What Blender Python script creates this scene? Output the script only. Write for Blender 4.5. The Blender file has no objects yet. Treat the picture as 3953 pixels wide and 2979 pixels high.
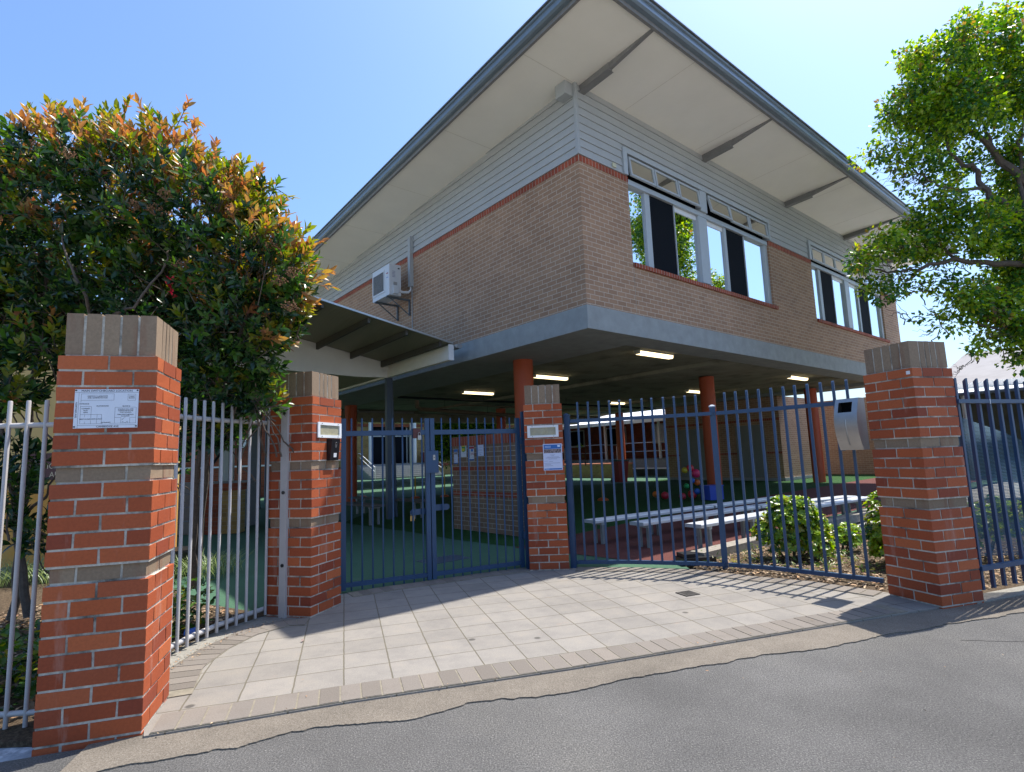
import bpy, math, random
import numpy as np
from mathutils import Vector, Matrix
R=math.radians
S=bpy.context.scene
# ------------------------------------------------------------------ camera
CAMZ=1.345; PITCH=R(7.276); ROLL=R(-2.153); FPX=2149.4; W0,H0=3953,2979
_F=Vector((0,math.cos(PITCH),math.sin(PITCH))); _U=Vector((0,-math.sin(PITCH),math.cos(PITCH))); _X=Vector((1,0,0))
CX=math.cos(ROLL)*_X+math.sin(ROLL)*_U; CU=-math.sin(ROLL)*_X+math.cos(ROLL)*_U
cam=bpy.data.objects.new('camera',bpy.data.cameras.new('camera')); S.collection.objects.link(cam)
mw=Matrix((( CX.x,CU.x,-_F.x,0),(CX.y,CU.y,-_F.y,0),(CX.z,CU.z,-_F.z,CAMZ),(0,0,0,1)))
cam.matrix_world=mw
cam.data.sensor_width=36; cam.data.lens=FPX/W0*36; cam.data.clip_start=.05; cam.data.clip_end=2000
S.camera=cam
# ------------------------------------------------------------------ world and sun
SUNV=Vector((.388,.278,1)).normalized()
w=bpy.data.worlds.new('World'); S.world=w; w.use_nodes=True
nt=w.node_tree; nt.nodes.clear()
sky=nt.nodes.new('ShaderNodeTexSky'); sky.sky_type='NISHITA'; sky.sun_disc=False
sky.sun_elevation=math.asin(SUNV.z); sky.sun_rotation=math.atan2(SUNV.x,SUNV.y)
sky.air_density=1.2; sky.dust_density=2.0; sky.ozone_density=10.0
bg=nt.nodes.new('ShaderNodeBackground'); bg.inputs[1].default_value=.14
wo=nt.nodes.new('ShaderNodeOutputWorld'); nt.links.new(sky.outputs[0],bg.inputs[0]); nt.links.new(bg.outputs[0],wo.inputs[0])
sl=bpy.data.lights.new('sun','SUN'); sl.energy=4.3; sl.angle=R(.5); sl.color=(1,.955,.88)
so=bpy.data.objects.new('sun',sl); S.collection.objects.link(so)
so.rotation_euler=(-SUNV).to_track_quat('-Z','Y').to_euler()
S.view_settings.view_transform='Standard'; S.view_settings.look='None'; S.view_settings.gamma=1
S.view_settings.exposure=0.92
S.cycles.max_bounces=8; S.cycles.diffuse_bounces=4; S.cycles.transparent_max_bounces=8
# ------------------------------------------------------------------ pixel of the photo -> point (measuring aid)
def ray(u,v): return _F+CX*((u-W0/2)/FPX)-CU*((v-H0/2)/FPX)
C0=Vector((0,0,CAMZ))
def at(u,v,Y): d=ray(u,v); return C0+d*(Y/d.y)
def on_z(u,v,z=0): d=ray(u,v); return C0+d*((z-CAMZ)/d.z)
O=Vector((1.308,9.112,0)); BX=Vector((.768,.6405,0)); BY=Vector((-.6405,.768,0)); BROT=math.atan2(.6405,.768)
def on_y(u,v,yl):      # point on the plane local y = yl of the school grid, local coordinates
    P0=O+BY*yl; d=ray(u,v); t=((P0-C0).dot(BY))/d.dot(BY); P=C0+d*t-O
    return Vector((P.dot(BX),P.dot(BY),P.z))
def loc(P): P=P-O; return Vector((P.dot(BX),P.dot(BY),P.z))
def wld(x,y,z=0): return O+BX*x+BY*y+Vector((0,0,z))
# ------------------------------------------------------------------ mesh builder
class MB:
    def __init__(s): s.v=[];s.f=[];s.m=[];s.uv=[]
    def face(s,pts,m=0,uv=None):
        b=len(s.v); s.v+= [tuple(p) for p in pts]; s.f.append(tuple(range(b,b+len(pts)))); s.m.append(m)
        if uv is None:
            n=Vector((0,0,0)); P=[Vector(p) for p in pts]
            for i in range(len(P)): n+=P[i].cross(P[(i+1)%len(P)])
            a=(abs(n.x),abs(n.y),abs(n.z))
            if a[2]>=max(a[0],a[1])*.99: uv=[(p.x,p.y) for p in P]
            elif a[0]>=a[1]: uv=[(p.y,p.z) for p in P]
            else: uv=[(p.x,p.z) for p in P]
        s.uv+=uv
    def box(s,x0,x1,y0,y1,z0,z1,m=0,T=None):
        c=[Vector((x,y,z)) for x in (x0,x1) for y in (y0,y1) for z in (z0,z1)]
        if T is not None: c=[T@p for p in c]
        for q in ((0,1,3,2),(4,6,7,5),(0,4,5,1),(2,3,7,6),(0,2,6,4),(1,5,7,3)): s.face([c[i] for i in q],m)
        return s
    def bar(s,a,b,w,h,m=0,up=Vector((0,0,1))):
        a=Vector(a);b=Vector(b);d=(b-a);L=d.length;d=d/L
        sx=d.cross(up)
        if sx.length<1e-4: sx=Vector((1,0,0))
        sx.normalize();uz=sx.cross(d)
        c=[a+d*t*L+sx*x*w/2+uz*z*h/2 for t in (0,1) for x in (-1,1) for z in (-1,1)]
        for q in ((0,1,3,2),(4,6,7,5),(0,4,5,1),(2,3,7,6),(0,2,6,4),(1,5,7,3)): s.face([c[i] for i in q],m)
        return s
    def tube(s,pts,r,n=8,m=0,caps=True):
        pts=[Vector(p) for p in pts]; rr=r if isinstance(r,(list,tuple)) else [r]*len(pts)
        rings=[];px=None
        for i,p in enumerate(pts):
            d=(pts[min(i+1,len(pts)-1)]-pts[max(i-1,0)]).normalized()
            if px is None:
                px=d.cross(Vector((0,0,1)))
                if px.length<1e-3: px=Vector((1,0,0))
            px=(px-d*px.dot(d)).normalized(); py=d.cross(px)
            rings.append([p+px*rr[i]*math.cos(6.28318*k/n)+py*rr[i]*math.sin(6.28318*k/n) for k in range(n)])
        for i in range(len(rings)-1):
            for k in range(n): s.face([rings[i][k],rings[i][(k+1)%n],rings[i+1][(k+1)%n],rings[i+1][k]],m,uv=[(0,0)]*4)
        if caps: s.face(rings[0][::-1],m); s.face(rings[-1],m)
        return s
    def prism(s,poly,a,b,m=0):      # poly: list of Vectors (closed outline) swept from offset a to offset b
        a=Vector(a);b=Vector(b); P=[Vector(p) for p in poly];n=len(P)
        s.face([p+a for p in P][::-1],m); s.face([p+b for p in P],m)
        for i in range(n): s.face([P[i]+a,P[(i+1)%n]+a,P[(i+1)%n]+b,P[i]+b],m)
        return s
    def sphere(s,c,r,m=0,n=12,sq=1):
        c=Vector(c);k=n//2
        g=[[c+Vector((r*math.sin(math.pi*i/k)*math.cos(6.28318*j/n),r*math.sin(math.pi*i/k)*math.sin(6.28318*j/n),r*sq*math.cos(math.pi*i/k))) for j in range(n)] for i in range(k+1)]
        for i in range(k):
            for j in range(n): s.face([g[i][j],g[i+1][j],g[i+1][(j+1)%n],g[i][(j+1)%n]],m)
        return s
    def build(s,name,mats,parent=None,smooth=False,loc=None,rot=None):
        me=bpy.data.meshes.new(name); me.from_pydata(s.v,[],s.f)
        if not isinstance(mats,(list,tuple)): mats=[mats]
        for x in mats: me.materials.append(x)
        me.polygons.foreach_set('material_index',s.m)
        ul=me.uv_layers.new(name='UVMap'); ul.data.foreach_set('uv',np.array(s.uv,dtype=np.float32).ravel())
        if smooth:
            import bmesh
            bm=bmesh.new(); bm.from_mesh(me); bmesh.ops.remove_doubles(bm,verts=bm.verts,dist=1e-5); bm.to_mesh(me); bm.free()
            me.polygons.foreach_set('use_smooth',[True]*len(me.polygons))
            me.set_sharp_from_angle(angle=R(40))
        o=bpy.data.objects.new(name,me); S.collection.objects.link(o)
        if parent: o.parent=parent
        if loc is not None: o.location=loc
        if rot is not None: o.rotation_euler=rot
        return o
def tag(o,label=None,cat=None,group=None,kind=None):
    if label: o['label']=label
    if cat: o['category']=cat
    if group: o['group']=group
    if kind: o['kind']=kind
    return o
def thing(name,label,cat,loc=(0,0,0),rz=0,group=None):
    o=bpy.data.objects.new(name,None); S.collection.objects.link(o); o.location=loc; o.rotation_euler=(0,0,rz); o.empty_display_size=.1
    return tag(o,label,cat,group)
def copy_child(o,parent,loc=None,rz=None):
    c=o.copy(); S.collection.objects.link(c); c.parent=parent
    if loc is not None: c.location=loc
    if rz is not None: c.rotation_euler=(0,0,rz)
    return c
def text(name,s,size,mat,parent,loc,rot,align='CENTER',ext=.0006):
    cu=bpy.data.curves.new(name,'FONT'); cu.body=s; cu.size=size; cu.align_x=align; cu.align_y='CENTER'; cu.extrude=ext; cu.resolution_u=3
    t=bpy.data.objects.new(name+'_curve',cu); S.collection.objects.link(t)
    dg=bpy.context.evaluated_depsgraph_get(); me=bpy.data.meshes.new_from_object(t.evaluated_get(dg)); me.name=name
    bpy.data.objects.remove(t,do_unlink=True)
    me.materials.clear(); me.materials.append(mat)
    o=bpy.data.objects.new(name,me); S.collection.objects.link(o); o.parent=parent; o.location=loc; o.rotation_euler=rot
    return o
# ------------------------------------------------------------------ materials
def nodes(name):
    m=bpy.data.materials.new(name); m.use_nodes=True; t=m.node_tree; b=t.nodes['Principled BSDF']; return m,t,b
def ramp(t,stops):
    r=t.nodes.new('ShaderNodeValToRGB'); e=r.color_ramp.elements
    while len(e)<len(stops): e.new(.5)
    for i,(p,c) in enumerate(stops): e[i].position=p; e[i].color=(*c,1)
    return r
def noise(t,sc,det=4,vec=None,rough=.6):
    n=t.nodes.new('ShaderNodeTexNoise'); n.inputs['Scale'].default_value=sc; n.inputs['Detail'].default_value=det; n.inputs['Roughness'].default_value=rough
    if vec: t.links.new(vec,n.inputs['Vector'])
    return n
def mul(c,k): return tuple(x*k for x in c)
def mat(name,col,rough=.6,metal=0,var=.12,sc=8,bump=0,bsc=60,spec=.5,coord='Object',dirt=None,dsc=2,dlo=.5,dhi=.75,coat=0):
    m,t,b=nodes(name); tc=t.nodes.new('ShaderNodeTexCoord'); v=tc.outputs[coord]
    n=noise(t,sc,5,v); r=ramp(t,[(.3,mul(col,1-var)),(.7,mul(col,1+var))]); t.links.new(n.outputs[0],r.inputs[0]); out=r.outputs[0]
    if dirt:
        n2=noise(t,dsc,8,v,.7); r2=ramp(t,[(dlo,(0,0,0)),(dhi,(1,1,1))]); t.links.new(n2.outputs[0],r2.inputs[0])
        mx=t.nodes.new('ShaderNodeMix'); mx.data_type='RGBA'; t.links.new(r2.outputs[0],mx.inputs[0]); t.links.new(out,mx.inputs[6]); mx.inputs[7].default_value=(*dirt,1); out=mx.outputs[2]
    t.links.new(out,b.inputs['Base Color']); b.inputs['Roughness'].default_value=rough; b.inputs['Metallic'].default_value=metal; b.inputs['Specular IOR Level'].default_value=spec
    if coat: b.inputs['Coat Weight'].default_value=coat
    if bump:
        n3=noise(t,bsc,4,v); bp=t.nodes.new('ShaderNodeBump'); bp.inputs['Strength'].default_value=bump; bp.inputs['Distance'].default_value=.01
        t.links.new(n3.outputs[0],bp.inputs['Height']); t.links.new(bp.outputs[0],b.inputs['Normal'])
    return m
def emis(name,col,st):
    m,t,b=nodes(name); b.inputs['Emission Color'].default_value=(*col,1); b.inputs['Emission Strength'].default_value=st; b.inputs['Base Color'].default_value=(*col,1); return m
def brickmat(name,c1,c2,mor,bw=.24,bh=.086,ms=.005,off=.5,blotch=.25,rough=.85,bump=.5,bias=0,offu=0,offv=0):
    m,t,b=nodes(name); uv=t.nodes.new('ShaderNodeUVMap'); mp=t.nodes.new('ShaderNodeMapping'); mp.inputs['Location'].default_value=(offu,offv,0)
    t.links.new(uv.outputs[0],mp.inputs[0])
    # slight wobble so joints are not ruler-straight
    nw=noise(t,9,2,mp.outputs[0]); ad=t.nodes.new('ShaderNodeVectorMath'); ad.operation='MULTIPLY_ADD'; ad.inputs[1].default_value=(.004,.004,0)
    t.links.new(nw.outputs['Color'],ad.inputs[0]); t.links.new(mp.outputs[0],ad.inputs[2])
    k=t.nodes.new('ShaderNodeTexBrick'); k.offset=off; k.inputs['Scale'].default_value=1; k.inputs['Mortar Size'].default_value=ms; k.inputs['Mortar Smooth'].default_value=.15; k.inputs['Bias'].default_value=bias
    k.inputs['Brick Width'].default_value=bw; k.inputs['Row Height'].default_value=bh
    k.inputs['Color1'].default_value=(*c1,1); k.inputs['Color2'].default_value=(*c2,1); k.inputs['Mortar'].default_value=(*mor,1)
    t.links.new(ad.outputs[0],k.inputs['Vector'])
    n1=noise(t,1.2,5,uv.outputs[0]); n2=noise(t,90,3,uv.outputs[0])
    r1=ramp(t,[(.3,(1-blotch,)*3),(.7,(1+blotch*.6,)*3)]); t.links.new(n1.outputs[0],r1.inputs[0])
    r2=ramp(t,[(.3,(.86,)*3),(.7,(1.12,)*3)]); t.links.new(n2.outputs[0],r2.inputs[0])
    a=t.nodes.new('ShaderNodeMix'); a.data_type='RGBA'; a.blend_type='MULTIPLY'; a.inputs[0].default_value=1; t.links.new(k.outputs[0],a.inputs[6]); t.links.new(r1.outputs[0],a.inputs[7])
    a2=t.nodes.new('ShaderNodeMix'); a2.data_type='RGBA'; a2.blend_type='MULTIPLY'; a2.inputs[0].default_value=1; t.links.new(a.outputs[2],a2.inputs[6]); t.links.new(r2.outputs[0],a2.inputs[7])
    t.links.new(a2.outputs[2],b.inputs['Base Color']); b.inputs['Roughness'].default_value=rough; b.inputs['Specular IOR Level'].default_value=.25
    bp=t.nodes.new('ShaderNodeBump'); bp.invert=True; bp.inputs['Strength'].default_value=bump; bp.inputs['Distance'].default_value=.006
    t.links.new(k.outputs['Fac'],bp.inputs['Height']); t.links.new(bp.outputs[0],b.inputs['Normal'])
    return m
def islandmat(name,cols,rough=.8,spec=.3,grain=.12,gsc=70,stain=None,ssc=5,slo=.6,shi=.75,bump=.3,streak=False):
    m,t,b=nodes(name); g=t.nodes.new('ShaderNodeNewGeometry'); tc=t.nodes.new('ShaderNodeTexCoord')
    r=ramp(t,[(i/(len(cols)-1),c) for i,c in enumerate(cols)]); t.links.new(g.outputs['Random Per Island'],r.inputs[0])
    n=noise(t,gsc,4,tc.outputs['Object']); r2=ramp(t,[(.3,(1-grain,)*3),(.7,(1+grain,)*3)]); t.links.new(n.outputs[0],r2.inputs[0])
    a=t.nodes.new('ShaderNodeMix'); a.data_type='RGBA'; a.blend_type='MULTIPLY'; a.inputs[0].default_value=1; t.links.new(r.outputs[0],a.inputs[6]); t.links.new(r2.outputs[0],a.inputs[7]); out=a.outputs[2]
    if stain:
        v=tc.outputs['Object']
        if streak:
            mp=t.nodes.new('ShaderNodeMapping'); mp.inputs['Scale'].default_value=(1,1,.18); t.links.new(v,mp.inputs[0]); v=mp.outputs[0]
        n2=noise(t,ssc,6,v,.7); r3=ramp(t,[(slo,(0,0,0)),(shi,(.7,)*3)]); t.links.new(n2.outputs[0],r3.inputs[0])
        mx=t.nodes.new('ShaderNodeMix'); mx.data_type='RGBA'; t.links.new(r3.outputs[0],mx.inputs[0]); t.links.new(out,mx.inputs[6]); mx.inputs[7].default_value=(*stain,1); out=mx.outputs[2]
    t.links.new(out,b.inputs['Base Color']); b.inputs['Roughness'].default_value=rough; b.inputs['Specular IOR Level'].default_value=spec
    if bump:
        bp=t.nodes.new('ShaderNodeBump'); bp.inputs['Strength'].default_value=bump; bp.inputs['Distance'].default_value=.003; t.links.new(n.outputs[0],bp.inputs['Height']); t.links.new(bp.outputs[0],b.inputs['Normal'])
    return m
def leafmat(name,cols,rough=.35,trans=.3,tcol=None,spec=.5):
    m,t,b=nodes(name); g=t.nodes.new('ShaderNodeNewGeometry')
    r=ramp(t,[(i/(len(cols)-1),c) for i,c in enumerate(cols)]); t.links.new(g.outputs['Random Per Island'],r.inputs[0])
    t.links.new(r.outputs[0],b.inputs['Base Color']); b.inputs['Roughness'].default_value=rough; b.inputs['Specular IOR Level'].default_value=spec
    tr=t.nodes.new('ShaderNodeBsdfTranslucent'); hs=t.nodes.new('ShaderNodeHueSaturation'); hs.inputs['Value'].default_value=2.0; hs.inputs['Saturation'].default_value=1.15; hs.inputs['Hue'].default_value=.49
    t.links.new(r.outputs[0],hs.inputs['Color']); t.links.new(hs.outputs[0],tr.inputs[0])
    mx=t.nodes.new('ShaderNodeMixShader'); mx.inputs[0].default_value=trans; t.links.new(b.outputs[0],mx.inputs[1]); t.links.new(tr.outputs[0],mx.inputs[2])
    t.links.new(mx.outputs[0],t.nodes['Material Output'].inputs[0]); return m
RED=islandmat('red_brick',[(.26,.052,.019),(.38,.088,.028),(.32,.068,.024),(.44,.115,.040),(.23,.048,.022),(.36,.078,.024)],rough=.7,stain=(.46,.27,.21),ssc=7,slo=.58,shi=.82,streak=True)
TAN=islandmat('brown_brick',[(.195,.14,.092),(.25,.18,.12),(.215,.155,.105),(.275,.20,.132)],rough=.85,stain=(.19,.085,.05),ssc=6,slo=.52,shi=.72,streak=True)
MORT=mat('mortar',(.50,.465,.40),.95,var=.2,sc=40,bump=.4,bsc=120,dirt=(.12,.115,.10),dsc=3.0,dlo=.46,dhi=.62,spec=.2)
BRW=brickmat('tan_brick_wall',(.40,.245,.152),(.32,.193,.122),(.56,.47,.38),ms=.005,blotch=.10,offu=.02,offv=.0)
BRH=brickmat('red_header_course',(.36,.085,.045),(.27,.06,.035),(.42,.36,.3),bw=.086,bh=.3,off=0,ms=.005,offv=.02)
BRB=brickmat('brown_block_wall',(.24,.155,.10),(.19,.12,.08),(.42,.37,.3),ms=.006)
BRR=brickmat('red_brick_wall',(.30,.08,.04),(.20,.055,.03),(.2,.14,.1),ms=.004)
BRY=brickmat('yellow_brick_wall',(.38,.26,.09),(.28,.18,.07),(.35,.28,.17),ms=.006)
CLAD=mat('grey_weatherboard',(.40,.415,.42),.55,var=.05,sc=3,dirt=(.345,.35,.35),dsc=1.5,dlo=.5,dhi=.8)
TRIM=mat('grey_trim_paint',(.37,.39,.40),.5,var=.04,sc=3)
SOFF=mat('cream_soffit',(.86,.83,.76),.7,var=.03,sc=1.2)
BEAM=mat('grey_steel_bracket',(.20,.20,.20),.55,var=.1,sc=10,dirt=(.22,.13,.06),dsc=7,dlo=.62,dhi=.75)
FASC=mat('blue_grey_gutter',(.17,.22,.27),.32,var=.06,sc=3,metal=.15)
ZINC=mat('galvanised_sheet',(.45,.47,.48),.35,metal=.7,var=.08,sc=5)
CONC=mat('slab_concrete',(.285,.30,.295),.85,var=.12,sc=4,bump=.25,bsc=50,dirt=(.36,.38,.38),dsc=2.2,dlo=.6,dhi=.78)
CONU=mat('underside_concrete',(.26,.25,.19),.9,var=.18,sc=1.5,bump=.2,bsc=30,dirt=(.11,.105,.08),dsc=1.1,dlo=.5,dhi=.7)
ORNG=mat('orange_paint',(.42,.07,.018),.5,var=.06,sc=3)
BLUE=mat('blue_fence_paint',(.018,.058,.13),.42,var=.08,sc=6,dirt=(.10,.13,.2),dsc=14,dlo=.62,dhi=.8)
GREY=mat('grey_fence_paint',(.42,.40,.39),.45,var=.05,sc=12,dirt=(.2,.2,.22),dsc=25,dlo=.68,dhi=.74)
WHT=mat('white_paint',(.72,.73,.74),.5,var=.04)
CREAM=mat('cream_beam_paint',(.84,.82,.77),.6,var=.04,sc=3)
BLK=mat('black_plastic',(.012,.012,.014),.35,var=.1)
DARK=mat('dark_screen',(.006,.008,.012),.8,var=.2,sc=30,spec=.1)
def flatmat(name,col,rough=.6,metal=0):
    m,t,b=nodes(name); b.inputs['Base Color'].default_value=(*col,1); b.inputs['Roughness'].default_value=rough; b.inputs['Metallic'].default_value=metal; return m
SS=mat('brushed_steel',(.36,.35,.34),.38,metal=.85,var=.07,sc=14,bump=.06,bsc=200,dirt=(.28,.24,.2),dsc=9,dlo=.6,dhi=.75)
MIR=mat('mirror_film_glass',(.80,.86,.90),.015,metal=1,var=.01,sc=1)
GLS=mat('tinted_glass',(.62,.62,.58),.03,metal=1,var=.02,sc=1)
TINK=flatmat('dark_ink',(.03,.03,.05)); 
AL=mat('aluminium_slat',(.62,.63,.65),.35,metal=.35,var=.05,sc=6)
BARK=mat('grey_brown_bark',(.10,.078,.062),.9,var=.3,sc=25,bump=.8,bsc=50)
TIMB=mat('weathered_timber',(.25,.22,.18),.9,var=.25,sc=14,bump=.6,bsc=40)
WOODB=mat('bench_timber',(.10,.085,.07),.7,var=.2,sc=10)
BRASS=mat('brass',(.55,.36,.14),.35,metal=.9)
# ------------------------------------------------------------------ ground
def ground_mat(kind):
    m,t,b=nodes(kind); tc=t.nodes.new('ShaderNodeTexCoord'); v=tc.outputs['Object']; L=t.links
    def mixm(a,bb,mode='MULTIPLY',f=1):
        x=t.nodes.new('ShaderNodeMix'); x.data_type='RGBA'; x.blend_type=mode; x.inputs[0].default_value=f; L.new(a,x.inputs[6]); L.new(bb,x.inputs[7]); return x.outputs[2]
    def mask(n,lo,hi,base,col):
        r=ramp(t,[(lo,(0,0,0)),(hi,(1,1,1))]); L.new(n.outputs[0],r.inputs[0]); x=t.nodes.new('ShaderNodeMix'); x.data_type='RGBA'; L.new(r.outputs[0],x.inputs[0]); L.new(base,x.inputs[6]); x.inputs[7].default_value=(*col,1); return x.outputs[2]
    b.inputs['Roughness'].default_value=.9; b.inputs['Specular IOR Level'].default_value=.25
    if kind=='asphalt':
        n1=noise(t,115,4,v,.9); r1=ramp(t,[(.30,(.026,.025,.024)),(.47,(.095,.091,.086)),(.60,(.165,.158,.148)),(.72,(.42,.40,.36))]); L.new(n1.outputs[0],r1.inputs[0])
        n2=noise(t,.9,6,v); r2=ramp(t,[(.3,(.82,)*3),(.7,(1.12,)*3)]); L.new(n2.outputs[0],r2.inputs[0]); c=mixm(r1.outputs[0],r2.outputs[0])
        n3=noise(t,6,6,v,.75); c=mask(n3,.66,.8,c,(.17,.165,.15)); h=n1
        nA=noise(t,.55,5,v,.6); rA=ramp(t,[(.35,(.80,.80,.80)),(.5,(1,1,1)),(.62,(1.16,1.15,1.12))]); L.new(nA.outputs[0],rA.inputs[0]); c=mixm(c,rA.outputs[0])
        vs=t.nodes.new('ShaderNodeTexVoronoi'); vs.inputs['Scale'].default_value=1.3; L.new(v,vs.inputs['Vector']); rs=ramp(t,[(.02,(.6,.6,.6)),(.05,(1,1,1))]); L.new(vs.outputs['Distance'],rs.inputs[0]); c=mixm(c,rs.outputs[0])
        bs,bd=.9,.006
    elif kind=='strip':
        n1=noise(t,120,3,v,.8); r1=ramp(t,[(.30,(.09,.076,.058)),(.47,(.155,.132,.105)),(.60,(.20,.173,.14)),(.74,(.30,.275,.24))]); L.new(n1.outputs[0],r1.inputs[0])
        n2=noise(t,1.8,6,v,.7); r2=ramp(t,[(.3,(.72,)*3),(.7,(1.15,)*3)]); L.new(n2.outputs[0],r2.inputs[0]); c=mixm(r1.outputs[0],r2.outputs[0]); h=n1; bs,bd=.8,.005
    elif kind=='concrete_kerb':
        n1=noise(t,40,5,v); r1=ramp(t,[(.3,(.19,.18,.155)),(.7,(.29,.275,.24))]); L.new(n1.outputs[0],r1.inputs[0]); c=mask(noise(t,3,6,v,.7),.55,.75,r1.outputs[0],(.19,.175,.15)); h=n1; bs,bd=.5,.003
    elif kind=='paving':
        k=t.nodes.new('ShaderNodeTexBrick'); k.offset=0; k.inputs['Scale'].default_value=1; k.inputs['Brick Width'].default_value=.295; k.inputs['Row Height'].default_value=.295; k.inputs['Mortar Size'].default_value=.0055; k.inputs['Mortar Smooth'].default_value=.3
        k.inputs['Color1'].default_value=(.242,.222,.195,1); k.inputs['Color2'].default_value=(.21,.192,.168,1); k.inputs['Mortar'].default_value=(.13,.115,.085,1)
        nw=noise(t,7,3,v); ad=t.nodes.new('ShaderNodeVectorMath'); ad.operation='MULTIPLY_ADD'; ad.inputs[1].default_value=(.010,.010,0); L.new(nw.outputs['Color'],ad.inputs[0]); L.new(v,ad.inputs[2]); L.new(ad.outputs[0],k.inputs['Vector'])
        n1=noise(t,130,4,v); r1=ramp(t,[(.3,(.86,)*3),(.7,(1.13,)*3)]); L.new(n1.outputs[0],r1.inputs[0]); c=mixm(k.outputs[0],r1.outputs[0])
        n2=noise(t,3.2,8,v,.75); r2=ramp(t,[(.3,(.80,.80,.82)),(.52,(1,1,1)),(.72,(1.13,1.10,1.05))]); L.new(n2.outputs[0],r2.inputs[0]); c=mixm(c,r2.outputs[0])
        n4=noise(t,5,8,v,.8); c=mask(n4,.60,.8,c,(.30,.22,.17))
        vo=t.nodes.new('ShaderNodeTexVoronoi'); vo.inputs['Scale'].default_value=2.1; L.new(v,vo.inputs['Vector']); r5=ramp(t,[(.045,(.42,.42,.42)),(.07,(1,1,1))]); L.new(vo.outputs['Distance'],r5.inputs[0]); c=mixm(c,r5.outputs[0])
        h=k; bs,bd=.5,.004
        L.new(c,b.inputs['Base Color']); bp=t.nodes.new('ShaderNodeBump'); bp.invert=True; bp.inputs['Strength'].default_value=bs; bp.inputs['Distance'].default_value=bd; L.new(k.outputs['Fac'],bp.inputs['Height']); L.new(bp.outputs[0],b.inputs['Normal']); return m
    elif kind=='green_court':
        n1=noise(t,60,4,v); r1=ramp(t,[(.3,(.045,.105,.062)),(.7,(.062,.135,.082))]); L.new(n1.outputs[0],r1.inputs[0]); c=mask(noise(t,2,6,v,.7),.58,.8,r1.outputs[0],(.09,.165,.115)); h=n1; bs,bd=.3,.002
    elif kind=='turf':
        n1=noise(t,160,3,v); r1=ramp(t,[(.3,(.005,.035,.006)),(.7,(.025,.10,.016))]); L.new(n1.outputs[0],r1.inputs[0]); n2=noise(t,1,4,v); r2=ramp(t,[(.3,(.8,)*3),(.7,(1.2,)*3)]); L.new(n2.outputs[0],r2.inputs[0]); c=mixm(r1.outputs[0],r2.outputs[0]); h=n1; bs,bd=1,.012
    elif kind=='rubber':
        n1=noise(t,140,3,v); r1=ramp(t,[(.3,(.055,.015,.013)),(.7,(.15,.05,.04))]); L.new(n1.outputs[0],r1.inputs[0]); c=r1.outputs[0]; h=n1; bs,bd=.8,.006
    elif kind=='mulch':
        n1=noise(t,45,6,v,.75); r1=ramp(t,[(.3,(.03,.02,.012)),(.5,(.11,.075,.045)),(.7,(.26,.19,.12))]); L.new(n1.outputs[0],r1.inputs[0]); c=r1.outputs[0]; h=n1; bs,bd=1,.03
    else:
        n1=noise(t,20,5,v); r1=ramp(t,[(.3,(.30,.285,.255)),(.7,(.38,.36,.32))]); L.new(n1.outputs[0],r1.inputs[0]); c=r1.outputs[0]; h=n1; bs,bd=.4,.01
    L.new(c,b.inputs['Base Color']); bp=t.nodes.new('ShaderNodeBump'); bp.inputs['Strength'].default_value=bs; bp.inputs['Distance'].default_value=bd; L.new(h.outputs[0],bp.inputs['Height']); L.new(bp.outputs[0],b.inputs['Normal'])
    return m
def sheet(name,pts,z,m,thick=0,parent=None):
    b=MB(); P=[Vector((p[0],p[1],z)) for p in pts]
    if thick: b.prism(P,(0,0,-thick),(0,0,0))
    else: b.face(P)
    o=b.build(name,m,parent); return tag(o,kind='structure')
def rag(pts,amp,step,seed):
    rnd=random.Random(seed); out=[]; dr=0
    for (x0,y0),(x1,y1) in zip(pts,pts[1:]):
        L=math.hypot(x1-x0,y1-y0); n=max(1,int(L/step)); nx,ny=-(y1-y0)/L,(x1-x0)/L
        for i in range(n):
            t=i/n; dr=dr*.7+rnd.uniform(-amp,amp); e=dr+rnd.uniform(-amp,amp)*.4
            out.append((x0+(x1-x0)*t+nx*e,y0+(y1-y0)*t+ny*e))
    out.append(pts[-1]); return out
sheet('ground',[(-600,-600),(600,-600),(600,600),(-600,600)],-.06,ground_mat('soil'))  # ground tone raised far paler than soil to bounce more fill light
ASP=ground_mat('asphalt')
sheet('road',[(-40,-20),(60,13.2),(60,24),(5.2,4.98),(3.9,4.62),(-2.3,2.95),(-40,-9.6)],-.018,ASP)
CRK=[(-2.12,2.66),(-1.86,2.78),(-1.418,2.93),(-1.2,3.06),(-.935,3.13),(-.6,3.17),(-.315,3.31),(.271,3.42),(.6,3.60),(.94,3.68),(1.669,3.874),(2.2,4.02),(2.502,4.12),(3.312,4.38),(3.971,4.58),(5.2,4.98),(9,6.3)]
sheet('bounce_slab',[(-60,-30),(60,-2),(60,1.6),(6,1.0),(-3,.75),(-60,-14)],-.014,ground_mat('concrete_kerb'))  # pale slab out of view, added to bounce fill light upward
crk=rag(rag(rag(CRK,.022,.16,11),.008,.045,12),.0045,.014,4)
strip_back=[(9,7.2),(4.6,5.35),(3.3,4.9),(2.966,4.72),(2.275,4.42),(1.237,4.07),(.301,3.77),(-.987,3.40),(-1.93,3.12),(-2.2,3.0)]
sheet('footpath_edge',crk+strip_back,-.010,ground_mat('strip'),.03)
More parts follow.
